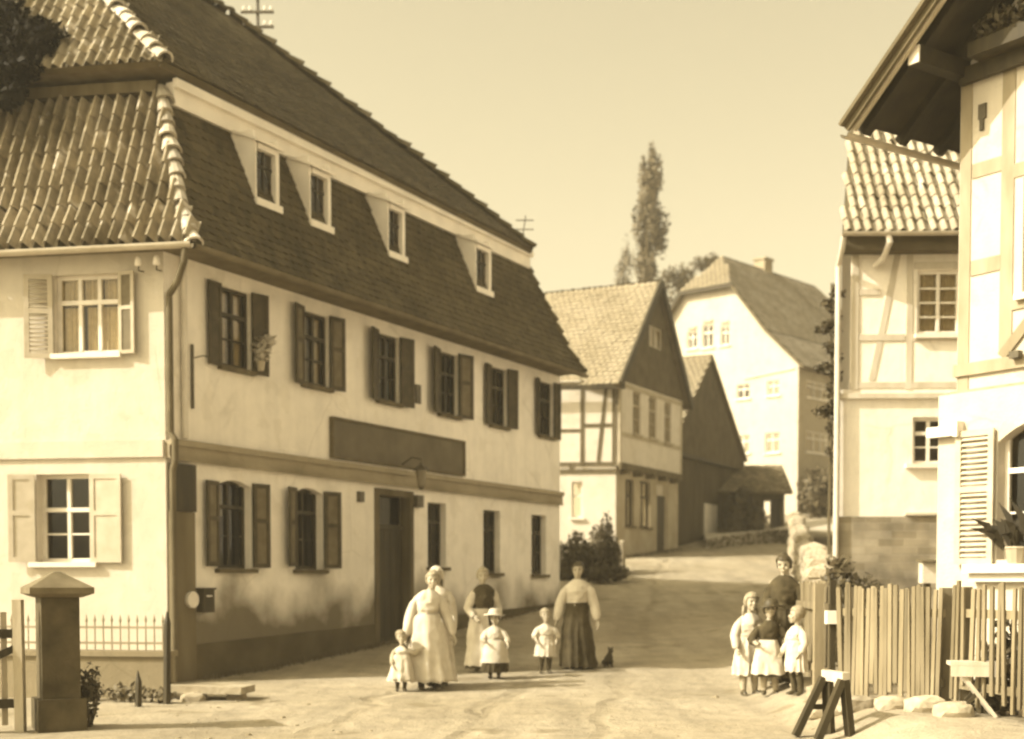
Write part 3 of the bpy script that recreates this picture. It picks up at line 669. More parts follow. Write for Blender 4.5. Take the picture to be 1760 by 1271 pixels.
for i, (t, o_) in enumerate(((0.03, 0.16), (0.30, 0.16))):
    g = MB(); g.tube([FL.pt(t, 5.86, 0.0), FL.pt(t, 5.84, o_), FL.pt(t, 5.92, o_)], 0.012, 6); ib = g.build('insulator_pin', M_IRON, inn)
    g = MB(); lathe(g, FL.pt(t, 5.90, o_), [(0.03, 0), (0.055, 0.02), (0.045, 0.07), (0.05, 0.08), (0.03, 0.13), (0.01, 0.14)], 10); g.smooth = True; g.build('insulator', mat('porcelain', 0.75, 0.8, rough=0.25, spec=0.5, bump=0), ib)
# dormers
M_CHEEK = mat('dormer_whitewash', 0.72, 0.82, scale=3, bump=0.3)
def lowroof_a(z): return -0.20 + (z - Z_M) / (Z_B - Z_M) * 0.86
for (ta, tb) in ((2.10, 2.70), (3.50, 4.10), (5.84, 6.42), (9.06, 9.72)):
    fo = -0.03; z0 = 7.38; z1 = 8.27           # front plane sits outside the facade plane by fo
    d = MB(); f0 = lambda t, z, o_=fo: FR.pt(t, z, o_)
    fr = 0.085
    FR.box(d, ta, ta + .035, z0, z1, fo - 0.12, fo); FR.box(d, tb - fr, tb, z0, z1, fo - 0.12, fo); FR.box(d, ta + fr, tb - fr, z1 - fr, z1, fo - 0.12, fo); FR.box(d, ta - 0.02, tb + 0.03, z0 - 0.08, z0 + 0.03, fo - 0.1, fo + 0.05)
    do = d.build('dormer', M_CHEEK, roof_o)
    for tt in (ta - 0.012, tb - 0.03):
        c = MB(); a1 = FR.pt(tt, z0 - 0.1, fo - 0.02); a2 = FR.pt(tt, z1 + 0.17, fo - 0.02); a3 = FR.pt(tt, z1 + 0.17, -lowroof_a(z1 + 0.17) - 0.02); a4 = FR.pt(tt, z0 - 0.1, -lowroof_a(z0 - 0.1))
        c.slab([a1, a2, a3, a4], 0.04, FR.d * -1); c.build('cheek', M_CHEEK, do)
    c = MB(); c.slab([FR.pt(ta - 0.06, z1 + 0.03, fo + 0.08), FR.pt(tb + 0.08, z1 + 0.03, fo + 0.08), FR.pt(tb + 0.08, 8.48, -0.42), FR.pt(ta - 0.06, 8.48, -0.42)], 0.04); c.build('dormer_roof', M_CHEEK, do)
    c = MB(); FR.box(c, (ta + tb) / 2 - 0.02, (ta + tb) / 2 + 0.02, z0 + 0.03, z1 - fr, fo - 0.11, fo - 0.07); FR.box(c, ta + fr, tb - fr, z0 + 0.55, z0 + 0.59, fo - 0.105, fo - 0.075); c.build('glazing_bar', M_DARKW, do)
    for k in range(2):
        c = MB(); h = (ta + tb) / 2; aa, bb = (ta + fr, h) if k == 0 else (h, tb - fr)
        c.add([FR.pt(aa, z0, fo - 0.09), FR.pt(bb, z0, fo - 0.09), FR.pt(bb, z1 - fr, fo - 0.09), FR.pt(aa, z1 - fr, fo - 0.09)], [(0, 1, 2, 3)]); c.build('pane', GLASS, do)
# telegraph stand on the far hip
tp = KF(4.6, 4.9, RZ - 0.45)
tel = thing('telegraph_mast', 'thin telegraph mast with three crossarms standing on the inn roof', 'mast', tp)
g = MB(); g.tube([tp, tp + Vector((0, 0, 4.2))], 0.035, 8); g.build('pole', M_IRON, tel)
for k, zz in enumerate((0.28, 0.58, 0.88)):
    g = MB(); x = Vector((1, 0, 0)) * 0.34; c = tp + Vector((0, -0.04, zz)); g.bar(c - x, c + x, 0.04, 0.05); ca = g.build('crossarm', M_IRON, tel)
    for s in (-0.28, -0.15, 0.15, 0.28):
        g = MB(); lathe(g, c + Vector((s, 0, 0.03)), [(0.012, 0), (0.03, 0.02), (0.026, 0.08), (0.008, 0.1)], 6); g.build('insulator', MATS['porcelain'], ca)
tp2 = KF(0.5, 0.95, 8.8)
tel2 = thing('roof_aerial', 'small wire bracket standing at the far corner of the inn roof', 'bracket', tp2)
g = MB(); g.tube([tp2, tp2 + Vector((0.1, 0, 0.75))], 0.014, 6); g.build('pole', M_IRON, tel2)
for zz in (0.45, 0.65):
    g = MB(); c = tp2 + Vector((0.08, 0, zz)); g.bar(c - Vector((0.2, 0, 0)), c + Vector((0.2, 0, 0)), 0.02, 0.02); g.build('crossarm', M_IRON, tel2)
# post box on the corner boards
lb = thing('letter_box', 'small dark wall box with a pale round lid on the inn corner', 'box', FR.pt(0.6, 1.1, 0.1))
g = MB(); FR.box(g, 0.58, 0.82, 1.05, 1.38, 0.03, 0.17); FR.box(g, 0.56, 0.84, 1.38, 1.41, 0.02, 0.19); g.build('body', M_DARKW, lb)
g = MB(); FR.box(g, 0.64, 0.76, 1.28, 1.30, 0.171, 0.18); g.build('slot', M_WHITE, lb)
g = MB(); g.tube([FR.pt(0.42, 1.24, 0.062), FR.pt(0.42, 1.24, 0.12)], 0.12, 16); g.build('lid', M_WHITE, lb)
# stone step and block at the corner
st = thing('stone_bench', 'low stone slab on blocks at the foot of the inn corner', 'bench', (-4.0, 16.9, 0))
M_STONE = mat('sandstone', 0.22, 0.34, scale=4, bump=0.7, bscale=14, dist=0.02)
def rock(c, r, seed, sub=2, rot=None):
    bm = bmesh.new(); bmesh.ops.create_icosphere(bm, subdivisions=sub, radius=1); mb = MB()
    for q in bm.verts:
        d = q.co.normalized(); m_ = max(abs(d.x), abs(d.y), abs(d.z)); e = d / (m_ ** 0.55)
        k = 1 + 0.16 * noise.noise(d * 1.7 + Vector((seed, 0, 0)))
        e = Vector((e.x * r[0], e.y * r[1], e.z * r[2])) * k
        mb.v.append(Vector(c) + (rot @ e if rot else e))
    mb.f = [tuple(v.index for v in f.verts) for f in bm.faces]; bm.free(); return mb
g = MB(); g.slab([(-4.36, 16.75, 0.20), (-3.38, 16.65, 0.18), (-3.3, 17.15, 0.18), (-4.34, 17.2, 0.20)], 0.09); g.build('slab', M_STONE, st)
rock((-4.0, 16.75, 0.02), (0.17, 0.2, 0.10), 3).build('block', M_STONE, st); rock((-3.5, 16.95, 0.02), (0.13, 0.15, 0.09), 9).build('block', M_STONE, st)

# ------------------------------------------------------------------ half-timbered house further up the street
def gable_roof(parent, F, t0, t1, ze, tr, zr, depth, over_front, th, m_under, name='roof', flare=None):
    """ridge runs back from the gable face F; returns roof object and corner points"""
    n = F.n
    def p(t, z, o_): return F.pt(t, z, o_)
    a0, a1 = p(t0, ze, over_front), p(t0, ze, -depth); r0, r1 = p(tr, zr, over_front), p(tr, zr, -depth); b0, b1 = p(t1, ze, over_front), p(t1, ze, -depth)
    mb = MB()
    for q in ([a0, a1, r1, r0], [b0, b1, r1, r0]):
        c = (q[1] - q[0]).cross(q[2] - q[0]); mb.slab(q if c.z > 0 else q[::-1], th)
    return mb.build(name, m_under, parent), (a0, a1, r0, r1, b0, b1)
H0 = Vector((3.229, 41.8, 0)); V2 = Vector((-0.99, 0.14, 0)).normalized()
hs = thing('half_timbered_house', 'half-timbered house with shingled gable and jettied upper floor behind the inn', 'house', (3.229, 41.8, 2.0))
F2 = Face(H0, U, -NRI); F2L = Face(H0, V2, (0, -1)); W2_ = 5.5
PW = plaster('house_infill_plaster', 0.60, 0.3); PS = plaster('house_ground_floor_plaster', 0.62, 0.16, zfade=(2.0, 3.6), amount=0.7)
gw = [(1.08, 1.72, 6.20, 7.56), (2.44, 3.12, 6.20, 7.56), (3.86, 4.48, 6.18, 7.54)]
lw = [(0.78, 1.5, 3.28, 4.75), (1.98, 2.9, 3.28, 4.78), (3.5, 4.5, 2.3, 4.78)]
F2.wall([(0, 1.5), (W2_, 1.5), (W2_, 5.1), (0, 5.1)], [rect(*q) for q in lw], 0.2).build('wall', mat('dim_ground_floor', 0.26, 0.36, scale=1.5, bump=0.5), hs)
F2.wall([(0, 5.1), (W2_, 5.1), (W2_, 7.75), (0, 7.75)], [rect(*q) for q in gw], 0.15, off=0.12).build('wall', PW, hs)
gwin = (2.35, 3.55, 9.15, 9.85)
F2.wall([(-0.1, 7.75), (W2_ + 0.1, 7.75), (2.95, 11.15)], [rect(*gwin)], 0.12, off=0.16).build('gable', mat('gable_shingles', 0.05, 0.085, scale=3, bump=0.8, bscale=14, dist=0.03), hs)
F2L.wall(rect(0, 8, 1.5, 5.1), [rect(1.04, 1.38, 3.5, 4.62)], 0.2).build('wall', PS, hs)
F2L.wall(rect(0, 8, 5.1, 7.75), [], 0.15, off=0.03).build('wall', PW, hs)
for q in gw: window(F2, hs, *q, 0.05, mat('grey_window_paint', 0.3, 0.38), 2, 3, 0.66, [(0.05, 0.95, 0.05, 0.9)], sill=0.05, off=0.12)
for q in lw[:2]: window(F2, hs, *q, 0.1, M_DARKW, 2, 2, 0.66, None, sill=0.05)
g = MB(); F2.box(g, 3.55, 4.45, 2.3, 4.4, -0.15, -0.1); g.build('door', M_DARKW, hs)
window(F2, hs, *gwin, 0.06, mat('gable_window_paint', 0.4, 0.5), 2, 1, None, [(0.03, 0.97, 0.03, 0.97)], off=0.16)
window(F2L, hs, 1.04, 1.38, 3.5, 4.62, 0.1, M_WHITE, 1, 2, 0.6, None, sill=0.06)
def timber(F, parent, segs, w=0.14, off=0.0, m=None):
    for (a, b) in segs:
        g = MB(); F.beam(g, a, b, w * rnd.uniform(0.9, 1.1), off - 0.06, off + 0.012 + rnd.uniform(0, 0.012)); g.build('beam', m or M_TIMB, parent)
timber(F2L, hs, [((0.07, 5.1), (0.07, 7.75)), ((1.05, 5.1), (1.05, 7.75)), ((2.2, 5.1), (2.2, 7.75)), ((3.4, 5.1), (3.4, 7.75)), ((0, 5.17), (8, 5.17)), ((0, 7.66), (8, 7.66)), ((0.14, 6.35), (0.98, 6.35)), ((0.55, 5.24), (0.3, 7.6)), ((1.12, 6.2), (2.13, 6.2)), ((0.0, 4.95), (8, 4.95)), ((1.4, 4.95), (1.4, 5.17))], 0.11, 0.03)
timber(F2, hs, [((0.07, 5.1), (0.07, 7.75)), ((W2_ - .07, 5.1), (W2_ - .07, 7.75)), ((0.14, 6.1), (5.4, 6.1)), ((0.0, 7.62), (W2_, 7.62))], 0.13, 0.12, mat('faded_timber', 0.30, 0.38))
timber(F2, hs, [((-0.02, 5.1), (W2_, 5.1))], 0.22, 0.16)
for t in (0.3, 1.4, 2.5, 3.6, 4.7):
    g = MB(); F2.box(g, t, t + 0.16, 4.86, 5.02, -0.1, 0.28); g.build('joist_end', M_TIMB, hs)
T_PALE = tile_mat('pale_old_tiles', 0.21, 0.27, 0.06, 0.15)
r2, c2 = gable_roof(hs, F2, -0.45, 5.95, 7.55, 2.95, 11.32, 8.0, 0.35, 0.12, RB)
# the ridge runs back along V2 from the gable
def skew_roof(): pass
field(r2, 'roof_tiles', c2[0], c2[1], c2[2], c2[3], pfs, T_PALE, 0.2, 0.2, True, True)
field(r2, 'roof_tiles', c2[4], c2[5], c2[2], c2[3], pfs, T_SH, 0.2, 0.2, True, True)  # slope away from the sun, shade included in its tile colour
for (p, q) in ((c2[0], c2[2]), (c2[4], c2[2])):
    g = MB(); g.bar(p + Vector((0, 0, -0.02)), q + Vector((0, 0, -0.02)), 0.08, 0.24); g.build('bargeboard', M_DARKW, r2)
g = MB(); F2L.box(g, -0.3, 8, 7.42, 7.56, 0.3, 0.42); g.build('eaves_board', M_DARKW, r2)
FB2 = Face(F2.pt(W2_, 0, 0), -F2.n, U); FB2.wall(rect(0, 8, 1.5, 7.75), [], 0.1).build('wall', PW, hs)

# ------------------------------------------------------------------ dark barn with a bell-cast gable
K0 = Vector((5.624, 48.0, 0)); F3 = Face(K0, U, -NRI)
barn = thing('barn', 'dark boarded barn with tall pointed gable between the two pale houses', 'barn', (5.624, 48.0, 2.6))
M_BARN = mat('barn_boards', 0.035, 0.065, scale=2.0, bump=0.6, bscale=20, stretch=(1, 1, 0.3))
F3.wall([(-0.2, 2.0), (7.6, 2.2), (7.6, 6.2), (-0.2, 6.2)], [rect(3.72, 5.3, 3.0, 4.5)], 0.15).build('wall', M_BARN, barn)
F3.wall([(-0.7, 6.2), (8.25, 6.0), (6.9, 7.0), (3.5, 9.95), (0.1, 7.0)], [], 0.1, off=0.25).build('gable', mat('barn_gable_shingles', 0.045, 0.075, scale=2.5, bump=0.9, bscale=10, dist=0.04), barn)
for i in range(26):
    t = -0.15 + i * 0.3
    if 3.3 < t < 5.3: continue
    g = MB(); F3.box(g, t, t + 0.26, 2.0 + rnd.uniform(0, .1), 6.15, 0.0, 0.03 + rnd.uniform(0, .015)); g.build('plank', M_BARN, barn)
g = MB(); F3.box(g, 3.74, 5.28, 3.0, 4.5, -0.06, -0.02); g.build('door', mat('pale_door', 0.55, 0.66, scale=4), barn)
g = MB(); F3.box(g, -0.5, 8.1, 6.02, 6.18, 0.0, 0.24); g.build('eaves_beam', M_DARKW, barn)
r3, c3 = gable_roof(barn, F3, -0.6, 7.9, 6.45, 3.5, 10.08, 9.0, 0.38, 0.12, RB)
field(r3, 'roof_tiles', c3[0], c3[1], c3[2], c3[3], pfs, T_PALE, 0.22, 0.22, True, True)
FB3 = Face(F3.pt(7.6, 0, 0), -F3.n, U); FB3.wall(rect(0, 9, 2.0, 6.3), [], 0.1).build('wall', M_BARN, barn)

# ------------------------------------------------------------------ white house at the top of the street
W0 = Vector((12.744, 60.0, 0)); WD = Vector((-0.743, 0.669, 0)).normalized(); WE = Vector((0.669, 0.743, 0)).normalized()
F4 = Face(W0, WD, (-0.669, -0.743)); F4R = Face(W0, WE, (0.743, -0.669))
wh = thing('white_house', 'big white house with half-hipped gable at the top of the street', 'house', (12.744, 60, 4.2))
PWH = plaster('white_house_plaster', 0.50, 0.4)
fops = [(2.5, 3.22, 7.40, 8.22), (0.92, 1.68, 7.33, 8.22), (0.95, 1.6, 9.9, 10.55), (2.5, 3.2, 9.9, 10.55), (5.40, 5.95, 12.5, 13.3), (4.50, 5.12, 12.45, 13.5), (3.62, 4.10, 12.45, 13.32)]
F4.wall([(0, 3.5), (9.5, 3.5), (9.5, 11.2), (8.0, 12.8), (6.15, 15.12), (3.36, 15.12), (1.45, 12.75), (0, 11.2)], [rect(*q) for q in fops], 0.15).build('wall', PWH, wh)
M_GREYW = mat('faded_grey_paint', 0.34, 0.44)
for q in fops: window(F4, wh, *q, 0.06, M_WHITE, 2, 2, 0.66, None, sill=0.06)
for q in ((4.55, 5.07, 13.62, 13.72), (5.45, 5.9, 13.42, 13.52), (3.65, 4.07, 13.45, 13.55)):
    g = MB(); F4.box(g, *q, 0.0, 0.08); g.build('window_hood', M_GREYW, wh)
rops = [(0.75, 2.8, 7.35, 8.3), (0.75, 2.85, 9.8, 10.55), (4.5, 6.0, 7.4, 8.3), (4.5, 6.0, 9.8, 10.6)]
F4R.wall(rect(0, 11, 3.5, 11.2), [rect(*q) for q in rops], 0.15).build('wall', plaster('white_house_plaster_with_shade', 0.34, 0.3), wh)  # side wall plaster darker than the front: shade put into its colour
for q in rops: window(F4R, wh, *q, 0.05, M_WHITE, 3, 2, 0.66, [(0.04, 0.96, 0.05, 0.95)], sill=0.08)
def w4(s_, z, e): return W0 + WD * s_ + WE * e + Vector((0, 0, z))
fl = -0.35; bk_ = 11.3
prof = [(-0.45, 11.0), (1.45, 12.82), (3.36, 15.18)]; apex = (4.76, 16.9)
rr = MB()
def sl(mb, q, th):
    c = (q[1] - q[0]).cross(q[2] - q[0]); mb.slab(q if c.z > 0 else q[::-1], th)
for (a, b) in zip(prof, prof[1:]):
    sl(rr, [w4(a[0], a[1], fl), w4(a[0], a[1], bk_), w4(b[0], b[1], bk_), w4(b[0], b[1], fl)], 0.12)
    sl(rr, [w4(9.52 - a[0], a[1], fl), w4(9.52 - a[0], a[1], bk_), w4(9.52 - b[0], b[1], bk_), w4(9.52 - b[0], b[1], fl)], 0.12)
hb = 1.5
for s_ in (3.36, 6.16): sl(rr, [w4(s_, 15.18, fl), w4(s_, 15.18, bk_), w4(4.76, 16.9, bk_ - hb), w4(4.76, 16.9, fl + hb)], 0.12)
sl(rr, [w4(3.36, 15.18, fl), w4(6.16, 15.18, fl), w4(4.76, 16.9, fl + hb)], 0.12); sl(rr, [w4(3.36, 15.18, bk_), w4(6.16, 15.18, bk_), w4(4.76, 16.9, bk_ - hb)], 0.12)
r4 = rr.build('roof', RB, wh)
T_W4 = tile_mat('far_roof_tiles', 0.28, 0.40, 0.15, 0.4)
for (a, b) in zip(prof, prof[1:]): field(r4, 'roof_tiles', w4(a[0], a[1], fl), w4(a[0], a[1], bk_), w4(b[0], b[1], fl), w4(b[0], b[1], bk_), pfs, T_W4, 0.25, 0.25, True, True)
field(r4, 'roof_tiles', w4(3.36, 15.18, fl), w4(3.36, 15.18, bk_), w4(4.76, 16.9, fl + hb), w4(4.76, 16.9, bk_ - hb), pfs, T_W4, 0.25, 0.25, True, True)
field(r4, 'roof_tiles', w4(3.36, 15.18, fl), w4(6.16, 15.18, fl), w4(4.75, 16.9, fl + hb), w4(4.77, 16.9, fl + hb), pfs, T_PALE, 0.25, 0.25, True, True)
for p, q in ((w4(3.3, 15.1, fl + .03), w4(6.2, 15.1, fl + .03)), (w4(6.2, 15.1, fl + .03), w4(8.07, 12.75, fl + .03))):
    g = MB(); g.bar(p, q, 0.08, 0.16); g.build('bargeboard', M_DARKW, r4)
g = MB(); c = w4(4.9, 16.75, 5.0); g.obox(c, WD * 0.3, WE * 0.36, Vector((0, 0, 0.62))); g.obox(c + Vector((0, 0, 0.65)), WD * 0.36, WE * 0.42, Vector((0, 0, 0.05))); g.build('chimney', mat('chimney_brick', 0.22, 0.3), r4)
g = MB(); c1 = w4(1.9, 10.85, -0.02); g.bar(w4(0.2, 11.0, -0.03), w4(2.8, 10.8, -0.03), 0.06, 0.06); g.build('rail', mat('pale_rail', 0.5, 0.55), wh)

# ------------------------------------------------------------------ low shed, hedge and terrace in front of the white house
SY = 53.0
sh = thing('wooden_shed', 'low dark shed with a mossy tiled roof below the white house', 'shed', (9.3, SY, 3.2))
FS = Face((8.0, SY), (1, -0.02), (0, -1))
F_ = FS.wall(rect(0, 2.75, 2.6, 5.05), [rect(1.95, 2.6, 3.0, 4.75)], 0.2).build('wall', M_BARN, sh)
for i in range(9):
    t = 0.02 + i * 0.21; g = MB(); FS.box(g, t, t + 0.19, 2.7, 5.0, 0.0, 0.03 + rnd.uniform(0, .02)); g.build('plank', M_BARN, sh)
FSr = Face(FS.pt(2.75, 0, 0), (0, 1), (1, 0)); FSr.wall(rect(0, 3, 2.6, 5.3), [], 0.1).build('wall', M_BARN, sh)
FSl = Face(FS.pt(0, 0, 0), (0, 1), (-1, 0)); FSl.wall(rect(0, 3, 2.6, 5.3), [], 0.1).build('wall', M_BARN, sh)
g = MB(); sl(g, [FS.pt(-0.3, 5.0, 0.4), FS.pt(3.0, 5.0, 0.4), FS.pt(3.0, 6.25, -2.0), FS.pt(-0.3, 6.25, -2.0)], 0.1); sl(g, [FS.pt(-0.3, 5.0, -4.4), FS.pt(3.0, 5.0, -4.4), FS.pt(3.0, 6.25, -2.0), FS.pt(-0.3, 6.25, -2.0)], 0.1)
rs = g.build('roof', RB, sh); field(rs, 'roof_tiles', FS.pt(-0.3, 5.0, 0.4), FS.pt(3.0, 5.0, 0.4), FS.pt(-0.3, 6.25, -2.0), FS.pt(3.0, 6.25, -2.0), pfs, tile_mat('mossy_tiles', 0.13, 0.22, 0.25, 0.6), 0.2, 0.2, True, True)
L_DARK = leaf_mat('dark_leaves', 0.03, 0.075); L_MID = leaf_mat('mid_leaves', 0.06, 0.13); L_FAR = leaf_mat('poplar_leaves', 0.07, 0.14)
def bush(name, label, blobs, n, size, m, seed, cat='bush', stems=True):
    xs = [b[0][0] for b in blobs]; ys = [b[0][1] for b in blobs]; x, y = sum(xs) / len(xs), sum(ys) / len(ys); z = gz(x, y)
    o = thing(name, label, cat, (x, y, z)); leaf_cloud(blobs, n, size, seed).build('foliage', m, o)
    if stems:
        g = MB(); r = random.Random(seed)
        for c, rad in blobs:
            for k in range(2):
                b0 = Vector((c[0] + r.uniform(-.1, .1), c[1] + r.uniform(-.1, .1), gz(c[0], c[1]) - 0.05)); g.tube([b0, (b0 + Vector(c)) / 2 + Vector((r.uniform(-.1, .1), 0, 0)), Vector(c) + Vector((r.uniform(-.2, .2) * rad[0], 0, rad[2] * 0.4))], [0.03, 0.02, 0.01], 5)
        g.build('stems', M_TIMB, o)
    return o
bush('shrub', 'dark leafy shrub beside the low shed up the street', [((8.55, 51.9, 4.1), (0.4, 0.4, 0.9)), ((8.95, 52.1, 4.4), (0.5, 0.4, 0.8)), ((9.45, 52.2, 3.9), (0.45, 0.35, 0.6)), ((8.2, 51.6, 3.3), (.35, .3, .35))], 1500, 0.13, L_DARK, 11)
bush('hedge', 'dark clipped hedge along the shaded side of the white house', [((13.2 + 0.45 * i, 58.6 + 0.6 * i, 5.3 + 0.07 * i), (0.75, 0.6, 1.15)) for i in range(5)], 2600, 0.14, L_MID, 12, 'hedge')
bush('garden_hedge', 'dark ragged hedge between the inn and the half-timbered house', [((1.45, 35.4, 1.9), (0.45, 0.4, 0.7)), ((1.75, 35.9, 2.3), (0.3, 0.4, 0.62)), ((2.05, 36.3, 2.0), (0.35, 0.4, 0.62)), ((2.35, 36.8, 2.35), (0.26, 0.4, 0.72)), ((2.6, 37.2, 2.5), (0.26, 0.35, 0.85)), ((2.85, 37.5, 2.2), (0.24, 0.3, 0.6)), ((2.2, 36.2, 1.6), (0.6, 0.4, 0.4))], 4600, 0.075, L_DARK, 13, 'hedge')
g = MB(); zb = gz(3.1, 38.2); g.tube([(3.12, 38.0, zb - 0.1), (3.13, 38.0, zb + 0.75)], [0.10, 0.085], 8); g.ball((3.13, 38.0, zb + 0.78), (0.1, 0.1, 0.06), 8, 4); tag(g.build('stone_bollard', M_STONE), 'pale stone bollard at the corner of the half-timbered house', 'bollard')
bush('low_bush', 'low dark bush at the roadside under the half-timbered house', [((2.3, 34.6, 1.75), (0.5, 0.35, 0.28)), ((2.75, 35.1, 1.75), (0.35, 0.3, 0.22))], 700, 0.08, L_DARK, 14)
# terrace kerb
g = MB(); pts = [(6.9, 47.6), (7.9, 48.6), (9.0, 49.5), (9.75, 49.9), (10.1, 49.4), (10.25, 48.4)]
top = [Vector((x, y, gz(x, y) + 0.34 + 0.05 * i)) for i, (x, y) in enumerate(pts)]; backs = [Vector((x + 0.4, y + 3.5, gz(x, y + 3.5) + 0.25)) for x, y in pts[:4]] + [Vector((12.5, 52, 4.0)), Vector((12.0, 48.5, 3.2))]
bot = [q + Vector((-0.03, -0.05, -0.7)) for q in top]
g.ring_loft([bot, top, backs], cap=False, closed=False); o = g.build('terrace', mat('terrace_earth', 0.40, 0.5, scale=1.5, bump=0.6)); o['kind'] = 'structure'; o['label'] = 'raised sunlit bank beside the upper street'
r_ = random.Random(5); g = MB()
for i in range(1500):
    k = r_.random() * (len(pts) - 1.001); j = int(k); p = bot[j].lerp(bot[j + 1], k - j).lerp(top[j].lerp(top[j + 1], k - j), 0.25 + 0.7 * r_.random()) + Vector((0, -0.05, 0)); s = r_.uniform(0.04, 0.11)
    g.add([p + Vector((-s * .2, 0, 0)), p + Vector((s * .2, 0, 0)), p + Vector((r_.uniform(-s, s), -s * .6, s * 1.1))], [(0, 1, 2)], r_.random())
o = g.build('grass', L_MID); o['kind'] = 'stuff'; o['label'] = 'short grass on the face of the bank'

# ------------------------------------------------------------------ trees
def poplar(loc, h, w, n, label, seed, m):
    r = random.Random(seed); x, y, z = loc
    t = thing('poplar_tree', label, 'tree', loc)
    g = MB(); g.tube([(x, y, z - 0.3), (x + .1, y, z + h * .3), (x + .3, y, z + h * .65), (x + .35, y, z + h * .93)], [w * .14, w * .1, w * .06, 0.03], 7); trunk = g.build('trunk', M_TIMB, t)
    bl = []
    for i in range(34):
        f_ = (i + 0.5) / 34; zz = z + h * (0.12 + 0.86 * f_); prof_ = (0.62 + 0.38 * math.sin(f_ * 9.0 + 1.0)) * (1 if f_ < .93 else .7)
        for _ in range(2):
            a = r.uniform(0, 6.28); rr_ = w * 0.30 * prof_ * r.uniform(0.4, 1.35)
            bl.append(((x + 0.4 * f_ * 1.2 + math.cos(a) * rr_, y + math.sin(a) * rr_, zz + r.uniform(-.4, .4)), (w * .17 * (0.5 + prof_) * r.uniform(.6, 1.3), w * .17 * (0.5 + prof_) * r.uniform(.6, 1.3), h * 0.042 * r.uniform(.8, 1.7))))
    leaf_cloud(bl, n, w * 0.062, seed).build('crown', m, t)
    for i in range(10):
        a = r.uniform(0, 6.28); f_ = r.uniform(0.2, 0.8); p = Vector((x + .3 * f_, y, z + h * f_)); g = MB()
        g.tube([p, p + Vector((math.cos(a) * w * .25, math.sin(a) * w * .25, h * .06)), p + Vector((math.cos(a) * w * .32, math.sin(a) * w * .32, h * .13))], [0.08, 0.05, 0.02], 5); g.build('branch', M_TIMB, trunk)
poplar((7.85, 82, 6.8), 20.9, 2.3, 10000, 'tall slender poplar rising behind the half-timbered house', 21, L_FAR)
poplar((7.9, 100, 8.5), 18.3, 1.9, 3500, 'small distant poplar left of the tall one', 22, L_FAR)
def round_tree(loc, h, blobs, n, size, label, seed, m):
    x, y, z = loc; t = thing('leafy_tree', label, 'tree', loc); g = MB(); g.tube([(x, y, z - .3), (x, y, z + h * .5), (x + .2, y, z + h * .8)], [.25, .18, .06], 7); g.build('trunk', M_TIMB, t)
    for c, _ in blobs:
        g = MB(); g.tube([(x, y, z + h * .45), Vector((x, y, z + h * .45)).lerp(Vector(c), .6), c], [.1, .06, .02], 5); g.build('branch', M_TIMB, t)
    leaf_cloud(blobs, n, size, seed).build('crown', m, t)
round_tree((11.8, 84, 7), 14, [((10.3, 84, 20.3), (1.3, 1.2, .8)), ((12.2, 84, 21.2), (1.2, 1.1, .6)), ((11.4, 84, 19.3), (1.7, 1.4, 1.0)), ((13.4, 84, 20.2), (1.1, 1.1, .8)), ((10.2, 84, 18.2), (1.2, 1.1, 1.0))], 2600, 0.16, 'loose distant tree showing between the poplar and the white house', 23, L_FAR)
round_tree((5.0, 96, 8.2), 12, [((4.0, 96, 20.2), (1.8, 1.2, 1.2)), ((5.6, 96, 21.0), (1.2, 1.2, 1.2)), ((2.6, 96, 19.9), (1.0, 1.2, 1.1))], 1800, 0.17, 'faint distant tree above the roof ridge of the half-timbered house', 24, L_FAR)
# dark creeper grown over the far left of the inn's upper roof
yt = thing('creeper', 'black mass of creeper hanging over the upper roof edge of the inn', 'creeper', KL(3.2, 0.3, 8.9))
bl = []; r_ = random.Random(8)
for k in range(44):
    aa = r_.uniform(0, 1); b_ = 1.95 + 2.8 * aa + .2 * r_.random(); hgt = r_.uniform(0, 1.7) * (0.25 + 0.75 * min(1, aa * 1.6)); al = 0.42 + hgt / 1.75
    bl.append((KL(b_, al - 0.12, 9.0 + hgt + r_.uniform(-.1, .1)), (r_.uniform(.22, .42), r_.uniform(.18, .3), r_.uniform(.16, .32))))
for k in range(30):
    b_ = 2.25 + 2.6 * r_.random(); bl.append((KL(b_, 0.18, 8.72 + r_.uniform(-.3, .2)), (r_.uniform(.18, .34), .18, r_.uniform(.14, .26))))
leaf_cloud(bl, 26000, 0.07, 31).build('leaves', leaf_mat('creeper_leaves', 0.004, 0.010, 0.05), yt)
for k in range(4):
    g = MB(); p0 = KL(4.6 - .3 * k, 0.3, 6.3); p1 = KL(4.4 - .4 * k, 0.2, 8.7); g.tube([p0, p0.lerp(p1, .5) - NLI * .15, p1, KL(4.0 - .5 * k, 0.9, 9.9)], [.03, .025, .02, .01], 6); g.build('stem', M_TIMB, yt)

